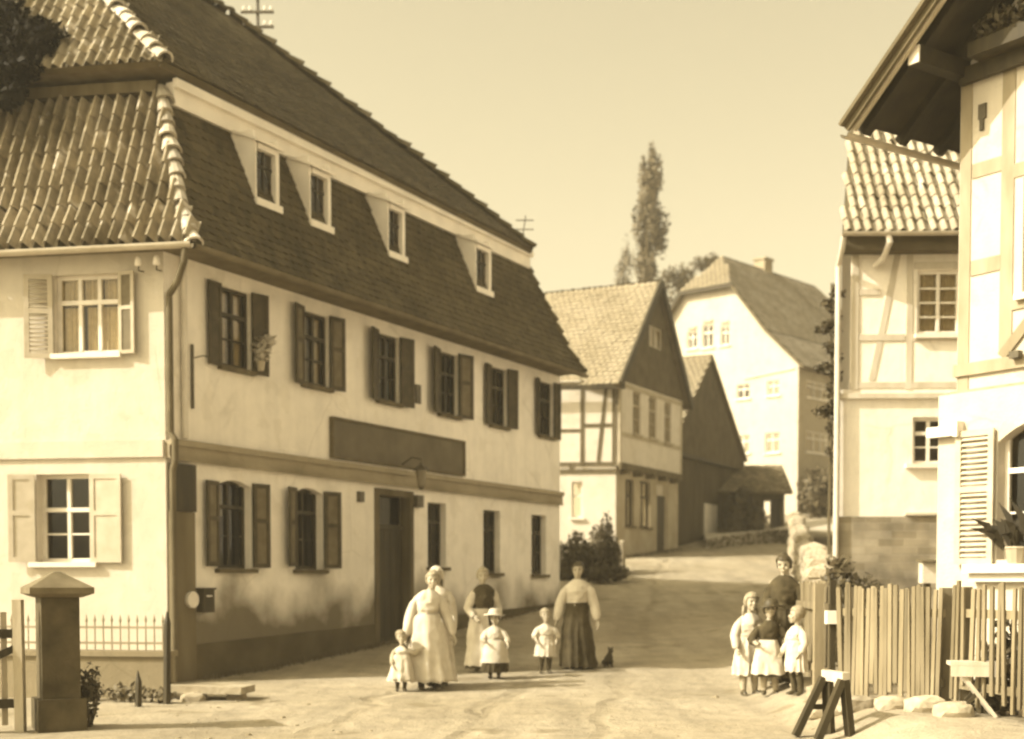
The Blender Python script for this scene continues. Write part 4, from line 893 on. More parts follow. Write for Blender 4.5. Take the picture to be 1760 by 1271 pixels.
# ------------------------------------------------------------------ annex with pan-tiled roof on the right
FA = Face((5.36, 22.0), (1, -0.03), (0, -1)); AW = 4.2
an = thing('annex_house', 'half-timbered annex with pan-tiled roof over a brick base behind the picket fence', 'house', (5.36, 22.0, 0.9))
PA = plaster('annex_infill', 0.82, 0.35); PA2 = plaster('annex_ground_floor', 0.78, 0.3)
aw1 = (1.22, 1.92, 5.52, 6.55); aw2 = (1.18, 1.72, 3.42, 4.18)
FA.wall(rect(0, AW, 2.56, 4.63), [rect(*aw2)], 0.18).build('wall', PA2, an)
FA.wall(rect(0.15, AW, 4.63, 7.1), [rect(*aw1)], 0.12, off=0.0).build('wall', PA, an)
FA.wall(rect(-0.05, AW, 0.2, 2.56), [], 0.1, off=0.05).build('brick_base', brick_mat('brick_base', 0.22, 0.36, 0.31, 0.42, 0.13), an)
FAl = Face(FA.pt(0, 0, 0), (0.29, 0.96), (-1, 0)); FAl.wall(rect(0, 4.5, 0.2, 7.1), [], 0.1).build('wall', PA2, an)
FAl.wall([(-0.0, 7.1), (4.5, 7.1), (4.5, 9.5), (2.25, 9.7)], [], 0.1).build('gable', PA, an)
for (q0, q1, q2, q3) in ((1.0, 2.2, 3.2, 4.4),):
    g = MB(); FA.box(g, q0, q1, q2, q3, -0.66, -0.60); g.build('window_backing', M_IN, an)  # added dark panel, stops light showing through the lower window
window(FA, an, *aw1, 0.05, M_WHITE, 2, 4, None, [(0.03, 0.97, 0.03, 0.97)], sill=0.04)
window(FA, an, *aw2, 0.08, M_WHITE, 2, 3, 0.66, None, sill=0.12)
M_PT = mat('pale_timber', 0.40, 0.52, rough=0.85, scale=5, bump=0.4, stretch=(1, 1, .3))
timber(FA, an, [((0.22, 4.63), (0.22, 7.0)), ((1.10, 4.63), (1.10, 7.0)), ((2.05, 4.63), (2.05, 7.0)), ((3.1, 4.63), (3.1, 7.0)), ((0.15, 4.70), (AW, 4.70)), ((0.15, 6.95), (AW, 6.95)), ((0.29, 5.47), (1.03, 5.47)), ((1.17, 5.47), (1.98, 5.47)), ((1.17, 6.62), (1.98, 6.62)), ((0.29, 6.2), (0.62, 6.2)), ((0.92, 6.9), (0.5, 4.78)), ((2.12, 5.6), (3.03, 5.6))], 0.10, 0.0, M_PT)
timber(FA, an, [((-0.02, 4.52), (AW, 4.52))], 0.09, 0.05, M_PT)
g = MB(); FA.box(g, 1.06, 1.84, 2.58, 2.62, 0.0, 0.1); g.build('ledge', M_PT, an)
aE0 = FA.pt(-0.05, 7.06, 0.38); aE1 = FA.pt(AW, 7.06, 0.38); aT0 = FA.pt(0.55, 9.75, -1.85); aT1 = FA.pt(AW, 9.75, -1.85); aK0 = FA.pt(1.25, 7.06, -4.2); aK1 = FA.pt(AW, 7.06, -4.2)
g = MB(); sl(g, [aE0, aE1, aT1, aT0], 0.08); sl(g, [aK0, aK1, aT1, aT0], 0.08); ra = g.build('roof', RB, an)
T_AN = tile_mat('annex_tiles', 0.26, 0.38, 0.16, 0.4)
field(ra, 'tile', aE0, aE1, aT0, aT1, half_tile(0.17, 0.36), T_AN, 0.17, 0.31, False, False, start=-0.04, maxx=2.75, jit=0.007)
g = MB(); FA.box(g, 0.0, AW, 6.80, 7.02, 0.02, 0.30); g.build('eaves_board', mat('dark_eaves_board', 0.06, 0.09), ra)  # dark board along the wall head under the eaves
g = MB(); g.tube([FA.pt(-0.06, 7.0, 0.42), FA.pt(-0.06, 6.85, 0.3), FA.pt(-0.07, 6.6, 0.08), FA.pt(-0.07, 0.9, 0.10)], 0.045, 8); g.build('downpipe', mat('pale_pipe', 0.5), an)
g = MB(); g.tube([FA.pt(0.62, 7.08, 0.44), FA.pt(0.66, 6.9, 0.46), FA.pt(0.62, 6.7, 0.22), FA.pt(0.52, 6.6, 0.08)], 0.05, 8); g.build('downpipe', mat('pale_pipe', 0.5), an)
gutter(FA.pt(-0.1, 7.05, 0.46), FA.pt(AW, 7.05, 0.46), 0.06, M_ZINC, ra)
iv = thing('climbing_plant', 'dark climbing plant on the far corner of the annex', 'plant', (5.2, 22.3, 1))
leaf_cloud([((5.27 + .07 * math.sin(k * 2.1), 22.15, 6.3 - k * .115), (.05 + .11 * abs(math.sin(k * .9)) * (k < 20), .12, .08)) for k in range(26)] + [((5.12, 22.2, 5.0), (.16, .12, .1)), ((5.1, 22.2, 5.65), (.12, .12, .09)), ((5.12, 22.2, 4.3), (.16, .12, .12))], 1700, 0.045, 41).build('leaves', L_DARK, iv)
g = MB(); g.tube([(5.28, 22.2, 0.7), (5.24, 22.2, 2.5), (5.27, 22.2, 4.2), (5.24, 22.2, 6.4)], [.03, .025, .02, .01], 6); g.build('stem', M_TIMB, iv)
bush('garden_bush', 'dark mounded bush behind the picket fence against the brick base', [((4.55, 18.6, 1.25), (.28, .4, .62)), ((4.85, 18.6, 1.05), (.4, .4, .55)), ((5.25, 18.5, 0.85), (.4, .35, .45))], 2600, 0.055, L_DARK, 42)
hb_ = thing('nesting_box', 'small pale wooden box on a post in the garden behind the fence', 'box', (5.55, 17.9, 0.4))
g = MB(); g.obox((5.55, 17.9, 1.62), (.09, 0, 0), (0, .09, 0), (0, 0, .14)); g.build('body', mat('pale_box_wood', 0.45, 0.55), hb_)
g = MB(); g.slab([(5.43, 17.75, 1.77), (5.67, 17.75, 1.77), (5.67, 18.02, 1.80), (5.43, 18.02, 1.80)], .02); g.build('lid', M_TIMB, hb_)
g = MB(); g.bar((5.55, 17.9, 0.2), (5.55, 17.9, 1.48), .07, .07); g.build('post', M_TIMB, hb_)
# ------------------------------------------------------------------ half-timbered house at the right edge
C0 = Vector((5.28, 16.0, 0)); FH = Face(C0, (0.566, -0.824), (-0.824, -0.566)); HL = 9.0
rh = thing('timber_framed_house', 'timber-framed house with wide gable overhang at the right edge', 'house', (5.28, 16, 0.3))
PH = plaster('right_house_infill', 0.50, 0.4); PH2 = plaster('right_house_ground_floor', 0.50, 0.4)
hw_ar = (0.62, 1.55, 1.75, 3.30); hw_up = (0.86, 1.7, 4.75, 6.05)
FH.wall(rect(-0.21, HL, -0.2, 3.72), [arched(*hw_ar, 0.2), rect(3.0, 3.9, 1.75, 3.2), rect(5.5, 6.4, 1.75, 3.2)], 0.2, off=0.06).build('wall', PH2, rh)
FH.wall([(0, 3.72), (HL, 3.72), (HL, 7.45), (4.5, 11.3), (0, 7.45)], [rect(*hw_up), rect(3.0, 3.9, 4.75, 6.05), rect(5.5, 6.4, 4.75, 6.05)], 0.12).build('wall', PH, rh)
for q in (hw_ar, (3.0, 3.9, 1.75, 3.2), (5.5, 6.4, 1.75, 3.2)): window(FH, rh, *q, 0.14, M_WHITE, 2, 3, 0.66, None, sill=None, off=0.06)
for q in (hw_up, (3.0, 3.9, 4.75, 6.05), (5.5, 6.4, 4.75, 6.05)): window(FH, rh, *q, 0.06, M_WHITE, 2, 3, 0.66, None, sill=0.05)
g = MB(); FH.box(g, 0.2, HL - .2, 0.4, 6.6, -0.86, -0.80); g.build('window_backing', M_IN, rh)  # added dark panel behind these windows, not a room wall
g = MB(); FH.box(g, 0.30, 1.8, 1.60, 1.70, 0.0, 0.26); FH.box(g, 0.34, 1.76, 1.50, 1.60, 0.0, 0.18); g.build('sill', mat('painted_sill', 0.55, 0.62), rh)
shutter(FH, rh, 0.60, -0.50, 1.72, 3.25, ang=5, off=0.06, m=M_PALESH, mp=M_PALESH, louvres=True); shutter(FH, rh, 1.57, 0.50, 1.72, 3.25, ang=8, off=0.06, m=M_PALESH, louvres=True)
FHb = Face(FH.pt(-0.21, 0, 0.06), (0.824, 0.566), (-0.566, 0.824)); FHb.wall(rect(0, 8, -0.2, 3.72), [], 0.1).build('wall', PH2, rh)
FHc = Face(FH.pt(0, 0, 0), (0.824, 0.566), (-0.566, 0.824)); FHc.wall(rect(0, 8, 3.72, 7.3), [], 0.1).build('wall', PH, rh)
M_HT = mat('old_timber', 0.22, 0.30, scale=5, bump=0.5, bscale=24, stretch=(1, 1, .3)); M_HD = mat('dark_brace_timber', 0.16, 0.24, scale=5, bump=0.5, stretch=(1, 1, .3))  # mid-toned old timber, braces slightly darker
timber(FH, rh, [((0.09, 3.72), (0.09, 7.45)), ((0.66, 4.1), (0.66, 7.45)), ((1.85, 4.1), (1.85, 8.6)), ((2.8, 4.1), (2.8, 8.6)), ((0.18, 6.28), (0.58, 6.28)), ((0.18, 5.16), (0.58, 5.16)), ((0.74, 6.15), (1.77, 6.15)), ((0.74, 4.66), (1.77, 4.66)), ((0.9, 7.5), (0.9, 8.15)), ((4.5, 4.1), (4.5, 11.2)), ((0.3, 7.6), (8.7, 7.6))], 0.16, 0.0, M_HT)
timber(FH, rh, [((-0.02, 3.99), (HL, 3.99)), ((-0.05, 3.68), (HL, 3.68))], 0.14, 0.03, M_HT)
timber(FH, rh, [((0.62, 4.08), (1.25, 4.72)), ((1.9, 4.1), (2.7, 6.0))], 0.13, 0.01, M_HD)
timber(FH, rh, [((0.05, 7.38), (HL, 7.38))], 0.18, 0.10, M_DARKW)
g = MB(); FH.box(g, -0.30, 0.10, 3.22, 3.34, 0.07, 0.17); FH.box(g, 0.10, 0.16, 3.20, 3.38, 0.06, 0.20); g.build('bracket_beam', M_WHITE, rh)
g = MB(); FH.box(g, 0.26, 0.36, 6.85, 7.02, 0.0, 0.03); FH.box(g, 0.28, 0.33, 6.72, 6.85, 0.0, 0.03); g.build('wall_anchor', M_IRON, rh)
g = MB(); FH.box(g, 0.80, 0.92, 4.02, 4.10, 0.05, 0.14); g.build('peg', M_IRON, rh)
# wide roof: left slope starts below and outside the corner
rk = 0.857; e_t = -0.83; e_z = 6.98; ov = 1.0
def rp(t, o_, dz=0): return FH.pt(t, e_z + (t - e_t) * rk + dz, o_)
T_RH = tile_mat('right_house_tiles', 0.12, 0.2, 0.2, 0.2)
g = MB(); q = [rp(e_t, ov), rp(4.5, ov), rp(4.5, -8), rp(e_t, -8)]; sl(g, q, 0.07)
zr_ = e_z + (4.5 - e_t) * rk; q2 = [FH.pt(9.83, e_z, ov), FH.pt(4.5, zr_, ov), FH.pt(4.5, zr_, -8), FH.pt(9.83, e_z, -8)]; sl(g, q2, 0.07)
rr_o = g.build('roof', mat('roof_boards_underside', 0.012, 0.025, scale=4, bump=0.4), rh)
field(rr_o, 'roof_tiles', rp(e_t, -8), rp(e_t, ov), rp(4.5, -8), rp(4.5, ov), pf, T_RH, 0.18, 0.17, True, True)
g = MB(); g.bar(rp(e_t - 0.03, ov + 0.03, -0.06), rp(4.5, ov + 0.03, -0.06), 0.04, 0.19, up=FH.n); g.bar(rp(e_t - 0.03, ov + 0.03, -0.06), rp(4.5, ov + 0.03, -0.06), 0.19, 0.04, up=FH.n); g.build('bargeboard', mat('bargeboard_paint', 0.07, 0.11), rr_o)
g = MB(); g.bar(rp(e_t + 0.05, ov - 0.03, -0.16), rp(4.5, ov - 0.03, -0.16), 0.10, 0.05, up=FH.n); g.build('verge_rafter', mat('verge_timber', 0.28, 0.36), rr_o)
for o_ in (0.75, 0.1, -0.6):
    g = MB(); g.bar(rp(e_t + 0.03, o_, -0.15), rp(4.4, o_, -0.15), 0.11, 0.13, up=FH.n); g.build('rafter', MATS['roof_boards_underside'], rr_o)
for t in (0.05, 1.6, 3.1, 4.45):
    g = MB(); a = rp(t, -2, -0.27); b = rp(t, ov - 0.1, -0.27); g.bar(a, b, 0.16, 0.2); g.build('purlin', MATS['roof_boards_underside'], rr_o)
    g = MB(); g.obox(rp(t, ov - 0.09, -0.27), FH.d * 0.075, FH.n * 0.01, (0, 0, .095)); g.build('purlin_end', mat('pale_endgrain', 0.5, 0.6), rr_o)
gutter(rp(e_t - 0.06, -8, -0.1), rp(e_t - 0.06, ov, -0.1), 0.06, M_ZINC, rr_o)
g = MB(); FH.box(g, 0.35, 1.5, 7.46, 7.62, 0.12, 0.36); fb = tag(g.build('flower_box', M_DARKW), 'wooden flower box high on the timber-framed house gable', 'planter')
pl = thing('window_plant', 'dark leafy plants spilling from the high flower box', 'plant', FH.pt(0.9, 7.62, 0.24))
leaf_cloud([(FH.pt(0.55 + i * .2, 7.72 + .06 * (i % 2), 0.26), (.16, .14, .16)) for i in range(6)], 900, 0.05, 51).build('leaves', L_DARK, pl)
pl = thing('window_plant', 'dark spiky plant standing on the sill of the arched window', 'plant', FH.pt(1.0, 1.72, 0.18))
r_ = random.Random(9)
for i in range(16):
    b0 = FH.pt(0.85 + r_.uniform(-.08, .3), 1.85, 0.16); a = r_.uniform(-2.6, .6); L = r_.uniform(.3, .75); dz = r_.uniform(.3, 1.0); tip = b0 + FH.d * math.sin(a) * L * .6 + FH.n * r_.uniform(-.05, .15) + Vector((0, 0, L * dz)); mid = b0.lerp(tip, .5) + Vector((0, 0, .1)); w_ = FH.d.cross(tip - b0).cross(tip - b0).normalized() * .045
    g = MB(); g.add([b0, mid - w_, mid + w_, tip], [(0, 1, 3, 2)]); g.slab([b0, mid - w_, tip, mid + w_], 0.004); g.build('leaf', L_DARK, pl)
g = MB(); lathe(g, FH.pt(0.95, 1.705, 0.16), [(.09, 0), (.12, .16), (.13, .17), (.12, .19)], 10); g.build('pot', MATS['pot_clay'], pl)

# ------------------------------------------------------------------ rubble wall up the right side of the street
rw = thing('rubble_wall', 'pale rubble stone wall climbing behind the children', 'wall', (4.3, 18.6, 0.3)); r_ = random.Random(77)
a = Vector((4.42, 18.9, 0)); b = Vector((9.0, 42.5, 0)); d = (b - a); LW_ = d.length; d.normalize(); nn = Vector((-d.y, d.x, 0)); s_ = 0; M_RUB = mat('rubble_stone', 0.24, 0.38, scale=5, bump=0.8, bscale=10, dist=0.03, rand=0.22)
protos = [rock((0, 0, 0), (1, 1, 1), 10 + i, 1).mesh('stone') for i in range(5)]
for m_ in protos: m_.materials.append(M_RUB)
x_ = 0.0
while x_ < LW_:
    near = x_ < 8; L = r_.uniform(.18, .36) * (1 if near else 2.2); zg = gz(*(a + d * x_)[:2]); hgt = (1.35 if near else 1.25); zz = zg - 0.1; k = 0
    while zz < zg + hgt:
        hh = r_.uniform(.13, .24) * (1 if near else 1.4); c = a + d * (x_ + L / 2 + (k % 2) * .12) + nn * r_.uniform(-.04, .04) + Vector((0, 0, zz + hh / 2))
        M4 = Matrix.Translation(c) @ Matrix.Rotation(math.atan2(d.y, d.x) + r_.uniform(-.08, .08), 4, 'Z') @ Matrix.Diagonal((L * .60, .24, hh * .62, 1))
        inst('stone', r_.choice(protos), M4, rw); zz += hh * .92; k += 1
    x_ += L
# bank stones at the fence foot
r_ = random.Random(3)
for i, (x, y, s) in enumerate([(3.25, 14.0, .13), (3.5, 13.65, .15), (3.78, 13.3, .13), (4.0, 12.95, .15), (3.36, 13.75, .11), (3.95, 13.35, .1), (3.45, 14.9, .13), (3.5, 15.8, .15), (4.15, 12.55, .14)]):
    o = rock((x, y, gz(x, y) + s * .3), (s * 1.3, s, s * .7), 50 + i).build('boulder', M_RUB); tag(o, ['broad pale stone at the foot of the picket fence corner', 'pale stone under the middle of the picket fence', 'rounded pale stone under the picket fence near the folding stool', 'pale stone just behind the folding stool', 'small pale stone beside the fence corner post', 'small pale stone tucked against the fence pickets', 'pale stone at the foot of the fence behind the child in white', 'pale stone by the fence beside the woman with the children', 'pale stone in front of the stool under the dark fence pickets'][i], 'stone', 'loose stones along the fence foot')
# ------------------------------------------------------------------ picket fence in three runs
M_PK = mat('picket_wood', 0.12, 0.21, scale=4, bump=0.5, bscale=24, stretch=(1, 1, .25), rand=0.22); M_PK2 = mat('grey_picket_wood', 0.11, 0.2, scale=4, bump=0.5, stretch=(1, 1, .25), rand=0.25)
def fence(label, A, B, top, pw, gap, m, seed, tops=0.04):
    A = Vector((*A, 0)); B = Vector((*B, 0)); r = random.Random(seed); d = (B - A); L = d.length; d.normalize(); n = Vector((d.y, -d.x, 0)); n = n if n.y < 0 else -n
    o = thing('picket_fence', label, 'fence', (A.x, A.y, gz(A.x, A.y)), 'picket fence runs along the garden'); x = 0.0
    while x < L - pw * .5:
        w = pw * r.uniform(.8, 1.15); p = A + d * (x + w / 2); zb = gz(p.x, p.y); z0 = zb + (r.uniform(.02, .14) if r.random() < .8 else r.uniform(.15, .3)); z1 = top + r.uniform(-tops, tops) - 0.03 * (x / L); lean = r.gauss(0, .024)
        g = MB(); ax = d * w / 2; up = (Vector((0, 0, 1)) + d * lean); c0 = Vector((p.x, p.y, z0)); hh = z1 - z0; ay = n * .011
        lo = [c0 - ax - ay, c0 + ax - ay, c0 + ax + ay, c0 - ax + ay]; md = [q + up * (hh - w * .22) for q in lo]; tp_ = c0 + up * hh; t1 = [tp_ - ax * .75 - ay, tp_ + ax * .75 - ay, tp_ + ax * .75 + ay, tp_ - ax * .75 + ay]
        g.ring_loft([lo, md, t1]); g.build('picket', m, o); x += w + gap * r.uniform(.4, 1.6)
    for zf in (0.22, 0.78):
        g = MB(); za = gz(A.x, A.y) + (top - gz(A.x, A.y)) * zf; zb = gz(B.x, B.y) + (top - gz(B.x, B.y)) * zf; g.bar(A - n * .04 + Vector((0, 0, za)), B - n * .04 + Vector((0, 0, zb)), .045, .08); g.build('rail', m, o)
    for f_ in (0.03, 0.97):
        p = A.lerp(B, f_) - n * .11; g = MB(); g.bar((p.x, p.y, gz(p.x, p.y) - .2), (p.x, p.y, top - .02), .1, .1); g.build('post', m, o)
fence('picket fence run receding behind the children', (3.72, 17.9), (3.46, 14.55), 1.50, .055, .025, M_PK, 61)
fence('tight pale picket fence run in front of the brick base', (3.46, 14.10), (4.19, 13.05), 1.46, .048, .010, M_PK, 62, .035)
fence('gappy picket fence run with dark garden behind at the right edge', (4.25, 12.95), (4.95, 10.6), 1.47, .05, .05, M_PK2, 63, .06)
gp = thing('gate_post', 'gate post with iron straps at the corner of the picket fence', 'post', (3.44, 14.3, .1)); g = MB(); g.bar((3.43, 14.32, 0), (3.43, 14.32, 1.52), .06, .06); g.build('post', M_DARKW, gp)
for z in (0.42, 1.12): g = MB(); g.obox((3.42, 14.28, z), (.07, 0, 0), (0, .06, 0), (0, 0, .07)); g.build('hinge', M_WHITE, gp)
# garden earth behind the fence and dark shrubs that fill it
bush('border_plant', 'dark border plants behind the gappy fence at the right edge', [((4.75, 12.6, .75), (.25, .3, .5)), ((4.95, 12.0, .75), (.25, .3, .55)), ((5.1, 11.4, .75), (.3, .3, .5)), ((4.62, 12.9, .55), (.2, .2, .4))], 3000, 0.05, L_DARK, 43, 'plants')

# ------------------------------------------------------------------ trestle and stool in the foreground
tr = thing('sawhorse', 'dark wooden sawhorse with pale top board beside the fence corner', 'sawhorse', (2.95, 13.0, 0))
g = MB(); g.bar((3.06, 13.05, .59), (3.16, 12.62, .59), .08, .10); g.build('top_board', mat('pale_bare_wood', 0.38, 0.5, scale=5, stretch=(1, 1, .3)), tr)
for (p, q) in (((3.03, 13.0, .57), (2.76, 12.98, .0)), ((3.07, 13.0, .57), (3.10, 13.02, -.01)), ((3.13, 12.66, .57), (2.90, 12.64, .0)), ((3.15, 12.66, .57), (3.22, 12.68, .0))):
    g = MB(); g.bar(p, q, .10, .06); g.build('leg', M_DARKW, tr)
g = MB(); g.bar((2.90, 13.02, .28), (3.09, 13.04, .28), .05, .05); g.build('stretcher', M_DARKW, tr)
so = thing('folding_stool', 'folding stool with pale seat board and crossed legs before the fence', 'stool', (4.4, 12.6, .1))
sx, sy = 4.36, 12.55; ux = Vector((.95, -.18, 0)).normalized(); uy = Vector((.18, .95, 0)).normalized(); zb = gz(sx, sy); zt = zb + .5
c = Vector((sx, sy, zt)); g = MB(); g.obox(c, ux * .25, uy * .14, (0, 0, .018)); g.obox(c - uy * .13 + Vector((0, 0, -.07)), ux * .24, uy * .012, (0, 0, .05)); g.build('seat', MATS['pale_bare_wood'], so)
for s in (-1, 1):
    b0 = c + uy * .1 * s; g = MB(); g.bar(b0 - ux * .2 + Vector((0, 0, -.02)), b0 + ux * .17 + Vector((0, 0, zb - zt)), .035, .03, up=uy); g.build('leg', MATS['pale_bare_wood'], so)
    g = MB(); b0 = b0 + uy * .034; g.bar(b0 + ux * .2 + Vector((0, 0, -.02)), b0 - ux * .17 + Vector((0, 0, zb - zt)), .035, .03, up=uy); g.build('leg', M_DARKW, so)

# ------------------------------------------------------------------ garden gate pillar, gate and railing at the left
gpil = thing('gate_pillar', 'stone gate pillar with pyramid cap in front of the inn garden', 'pillar', (-4.62, 13.6, 0)); cx, cy = -4.62, 13.6; h_ = .185
rz_ = R_(28); ex_ = Vector((math.cos(rz_), math.sin(rz_), 0)); ey_ = Vector((-math.sin(rz_), math.cos(rz_), 0)); M_PIL = mat('pillar_stone', 0.035, 0.085, scale=3, bump=0.8, bscale=14, dist=.02); M_PIL2 = MATS['pillar_stone']
g = MB(); g.obox((cx, cy, .62), ex_ * h_, ey_ * h_, (0, 0, .72)); g.obox((cx, cy, .1), ex_ * (h_ + .05), ey_ * (h_ + .05), (0, 0, .22)); g.build('shaft', M_PIL, gpil)
g = MB(); k = .31
def sq(r, z): return [Vector((cx, cy, z)) + ex_ * r * a + ey_ * r * b for a, b in ((-1, -1), (1, -1), (1, 1), (-1, 1))]
g.ring_loft([sq(h_ + .02, 1.34), sq(k, 1.38), sq(k, 1.44), sq(.03, 1.60)]); g.build('cap', mat('cap_stone', 0.08, 0.14, scale=4, bump=.6), gpil)
gt = thing('garden_gate', 'old wooden garden gate with pale pales left of the stone pillar', 'gate', (-5.0, 13.4, 0))
A = Vector((-4.95, 13.45, 0)); B = Vector((-6.0, 12.9, 0)); d = (B - A).normalized(); n = Vector((d.y, -d.x, 0))
M_GT = mat('gate_wood', 0.24, 0.36, scale=4, bump=.5, stretch=(1, 1, .25), rand=.2)
for i in range(9):
    p = A + d * (.02 + i * .135); z1 = 1.18 + rnd.uniform(-.02, .02); g = MB(); g.bar((p.x, p.y, .06), (p.x, p.y, z1), .06, .022, up=n); g.build('pale', M_GT, gt)
for z in (.28, .98): g = MB(); p = A - n * .03; q = A + d * 1.2 - n * .03; g.bar((p.x, p.y, z), (q.x, q.y, z), .04, .09); g.build('rail', M_DARKW, gt)
g = MB(); p = A - n * .05; q = A + d * 1.1 - n * .05; g.bar((p.x, p.y, .86), (q.x, q.y, .36), .03, .07); g.build('brace', M_DARKW, gt)
g = MB(); g.bar((-4.93, 13.38, -.1), (-4.94, 13.38, 1.32), .09, .09); g.build('post', M_GT, gt)
gw_ = thing('garden_wall', 'low plastered garden wall with spiked railing below the inn front', 'wall', (-5.2, 16.3, 0))
A = Vector((-4.78, 14.2, 0)); B = Vector((-4.30, 16.6, 0)); A2 = Vector((-4.36, 16.9, 0)); B2 = Vector((-7.5, 17.4, 0))
FG = Face(A2, B2 - A2, (0, -1)); L = (B2 - A2).length
g = MB(); FG.box(g, 0, L, -.3, .55, -.2, 0); FG.box(g, -.04, L, .55, .62, -.24, .04); g.build('wall', plaster('garden_wall_plaster', 0.20, 0.2, zfade=(-.2, .6), amount=.6), gw_)
M_RAIL = mat('pale_iron_railing', 0.16, 0.24, rough=.6)
for z in (.70, .90): g = MB(); FG.box(g, .05, L, z, z + .03, -.115, -.085); g.build('rail', M_RAIL, gw_)
i = 0
while .1 + i * .115 < L:
    t = .1 + i * .115; g = MB(); p = FG.pt(t, .62, -.10); g.tube([p, p + Vector((0, 0, .36)), p + Vector((0, 0, .38)), p + Vector((0, 0, .46))], [.010, .010, .02, .002], 6); g.build('spike', M_RAIL, gw_); i += 1
wp = thing('garden_post', 'tall pointed wooden post at the end of the garden wall', 'post', (-4.22, 16.3, 0)); g = MB(); g.tube([(-4.22, 16.3, -.2), (-4.2, 16.3, 1.0), (-4.2, 16.3, 1.14)], [.05, .045, .008], 6); g.build('shaft', M_DARKW, wp)
sp = thing('stake', 'short dark pointed stake in the inn garden', 'stake', (-4.45, 16.0, 0)); g = MB(); g.tube([(-4.47, 15.95, -.1), (-4.46, 15.95, .3), (-4.47, 15.95, .44)], [.045, .04, .006], 6); g.build('shaft', M_DARKW, sp)
bush('ivy_clump', 'dark ivy clump growing beside the stone gate pillar', [((-4.36, 13.75, .45), (.14, .14, .22)), ((-4.40, 13.7, .2), (.16, .16, .18))], 500, .035, L_DARK, 44)
bush('weed_clump', 'low dark weeds at the foot of the garden wall', [((-4.75, 16.5, .12), (.3, .15, .12)), ((-4.3, 16.4, .1), (.18, .12, .1)), ((-5.4, 16.7, .12), (.35, .15, .12))], 700, .04, L_MID, 45, 'weeds', False)
# gravel and weeds
r_ = random.Random(99); g = MB()
for i in range(1700):
    y = 11 + 26 * r_.random() ** 1.6; x = r_.uniform(-.26, .25) * y; 
    s = .006 + .034 * r_.random() ** 5; z = gz(x, y)
    if noise.noise(Vector((x * .8, y * .5, 4))) < .12 and abs(x - .135 * y + 1.6) < 2.6: continue
    a = r_.uniform(0, 3.1); ca, sa = math.cos(a) * s, math.sin(a) * s
    q_ = [(x + s * math.cos(a + 1.05 * k) * r_.uniform(.7, 1.2), y + s * math.sin(a + 1.05 * k) * r_.uniform(.7, 1.2)) for k in range(6)]; g.add([(p_[0], p_[1], z - .01) for p_ in q_] + [(x + (p_[0] - x) * .75, y + (p_[1] - y) * .75, z + s * r_.uniform(.35, .5)) for p_ in q_], [(k, (k + 1) % 6, 6 + (k + 1) % 6, 6 + k) for k in range(6)] + [(6, 7, 8, 9, 10, 11)])
o = g.build('gravel', mat('gravel_stone', 0.17, 0.27, scale=3)); o['kind'] = 'stuff'; o['label'] = 'loose small stones scattered over the sandy street'
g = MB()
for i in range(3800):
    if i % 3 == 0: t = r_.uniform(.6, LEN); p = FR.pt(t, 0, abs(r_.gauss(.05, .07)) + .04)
    elif i % 3 == 1: k = r_.random(); p = Vector((3.9, 18.5, 0)).lerp(Vector((8.7, 42, 0)), k) + Vector((r_.gauss(0, .12), 0, 0))
    else: k = r_.random(); p = Vector((3.80, 17.9, 0)).lerp(Vector((3.56, 14.2, 0)), k) + Vector((r_.gauss(0, .08), 0, 0)) if i % 2 else F2.pt(r_.uniform(0, 5.5), 0, abs(r_.gauss(.1, .15)))
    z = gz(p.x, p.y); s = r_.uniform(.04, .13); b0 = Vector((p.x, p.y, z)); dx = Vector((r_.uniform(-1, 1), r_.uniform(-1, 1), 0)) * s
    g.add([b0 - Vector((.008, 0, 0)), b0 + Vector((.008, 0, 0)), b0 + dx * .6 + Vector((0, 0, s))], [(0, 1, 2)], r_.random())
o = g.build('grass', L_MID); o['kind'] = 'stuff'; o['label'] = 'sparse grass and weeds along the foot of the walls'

# ------------------------------------------------------------------ people
M_SKIN = mat('skin', 0.34, 0.4, rough=0.55, scale=8, bump=0.05); M_HAIRD = mat('dark_hair', 0.03, 0.06, rough=0.5, scale=40, bump=0.5, bscale=90); M_HAIRF = mat('fair_hair', 0.2, 0.3, rough=0.5, scale=40, bump=0.5, bscale=90)
M_CW = mat('white_linen', 0.44, 0.52, rough=0.9, scale=9, bump=0.3, bscale=60); M_CD = mat('dark_wool', 0.03, 0.055, rough=0.95, scale=9, bump=0.3, bscale=60); M_CM = mat('mid_cotton', 0.24, 0.34, rough=0.9, scale=9, bump=0.3); M_CP = mat('pale_cotton', 0.42, 0.52, rough=0.9, scale=9, bump=0.3); M_SHOE = mat('black_leather', 0.035, 0.06, rough=0.45, spec=0.5); M_EYE = mat('dark_eye', 0.03, 0.04, rough=0.3, bump=0); M_LIP = mat('lip', 0.22, 0.26, rough=0.5, bump=0)
def capsule(mb, p, q, r1, r2, seg=10):
    p = Vector(p); q = Vector(q); d = (q - p); L = d.length
    if L < 1e-6: return
    d.normalize(); pts = []; rad = []
    for k in range(5):
        a = math.pi / 2 * k / 4; pts.append(p - d * r1 * math.cos(a)); rad.append(max(.0008, r1 * math.sin(a)))
    for k in range(5):
        a = math.pi / 2 * k / 4; pts.append(q + d * r2 * math.sin(a)); rad.append(max(.0008, r2 * math.cos(a)))
    ref = Vector((1, 0, 0)) if abs(d.x) < .8 else Vector((0, 1, 0)); a_ = d.cross(ref).normalized(); b_ = d.cross(a_)
    mb.ring_loft([[c + (a_ * math.cos(6.2832 * j / seg) + b_ * math.sin(6.2832 * j / seg)) * r for j in range(seg)] for c, r in zip(pts, rad)])
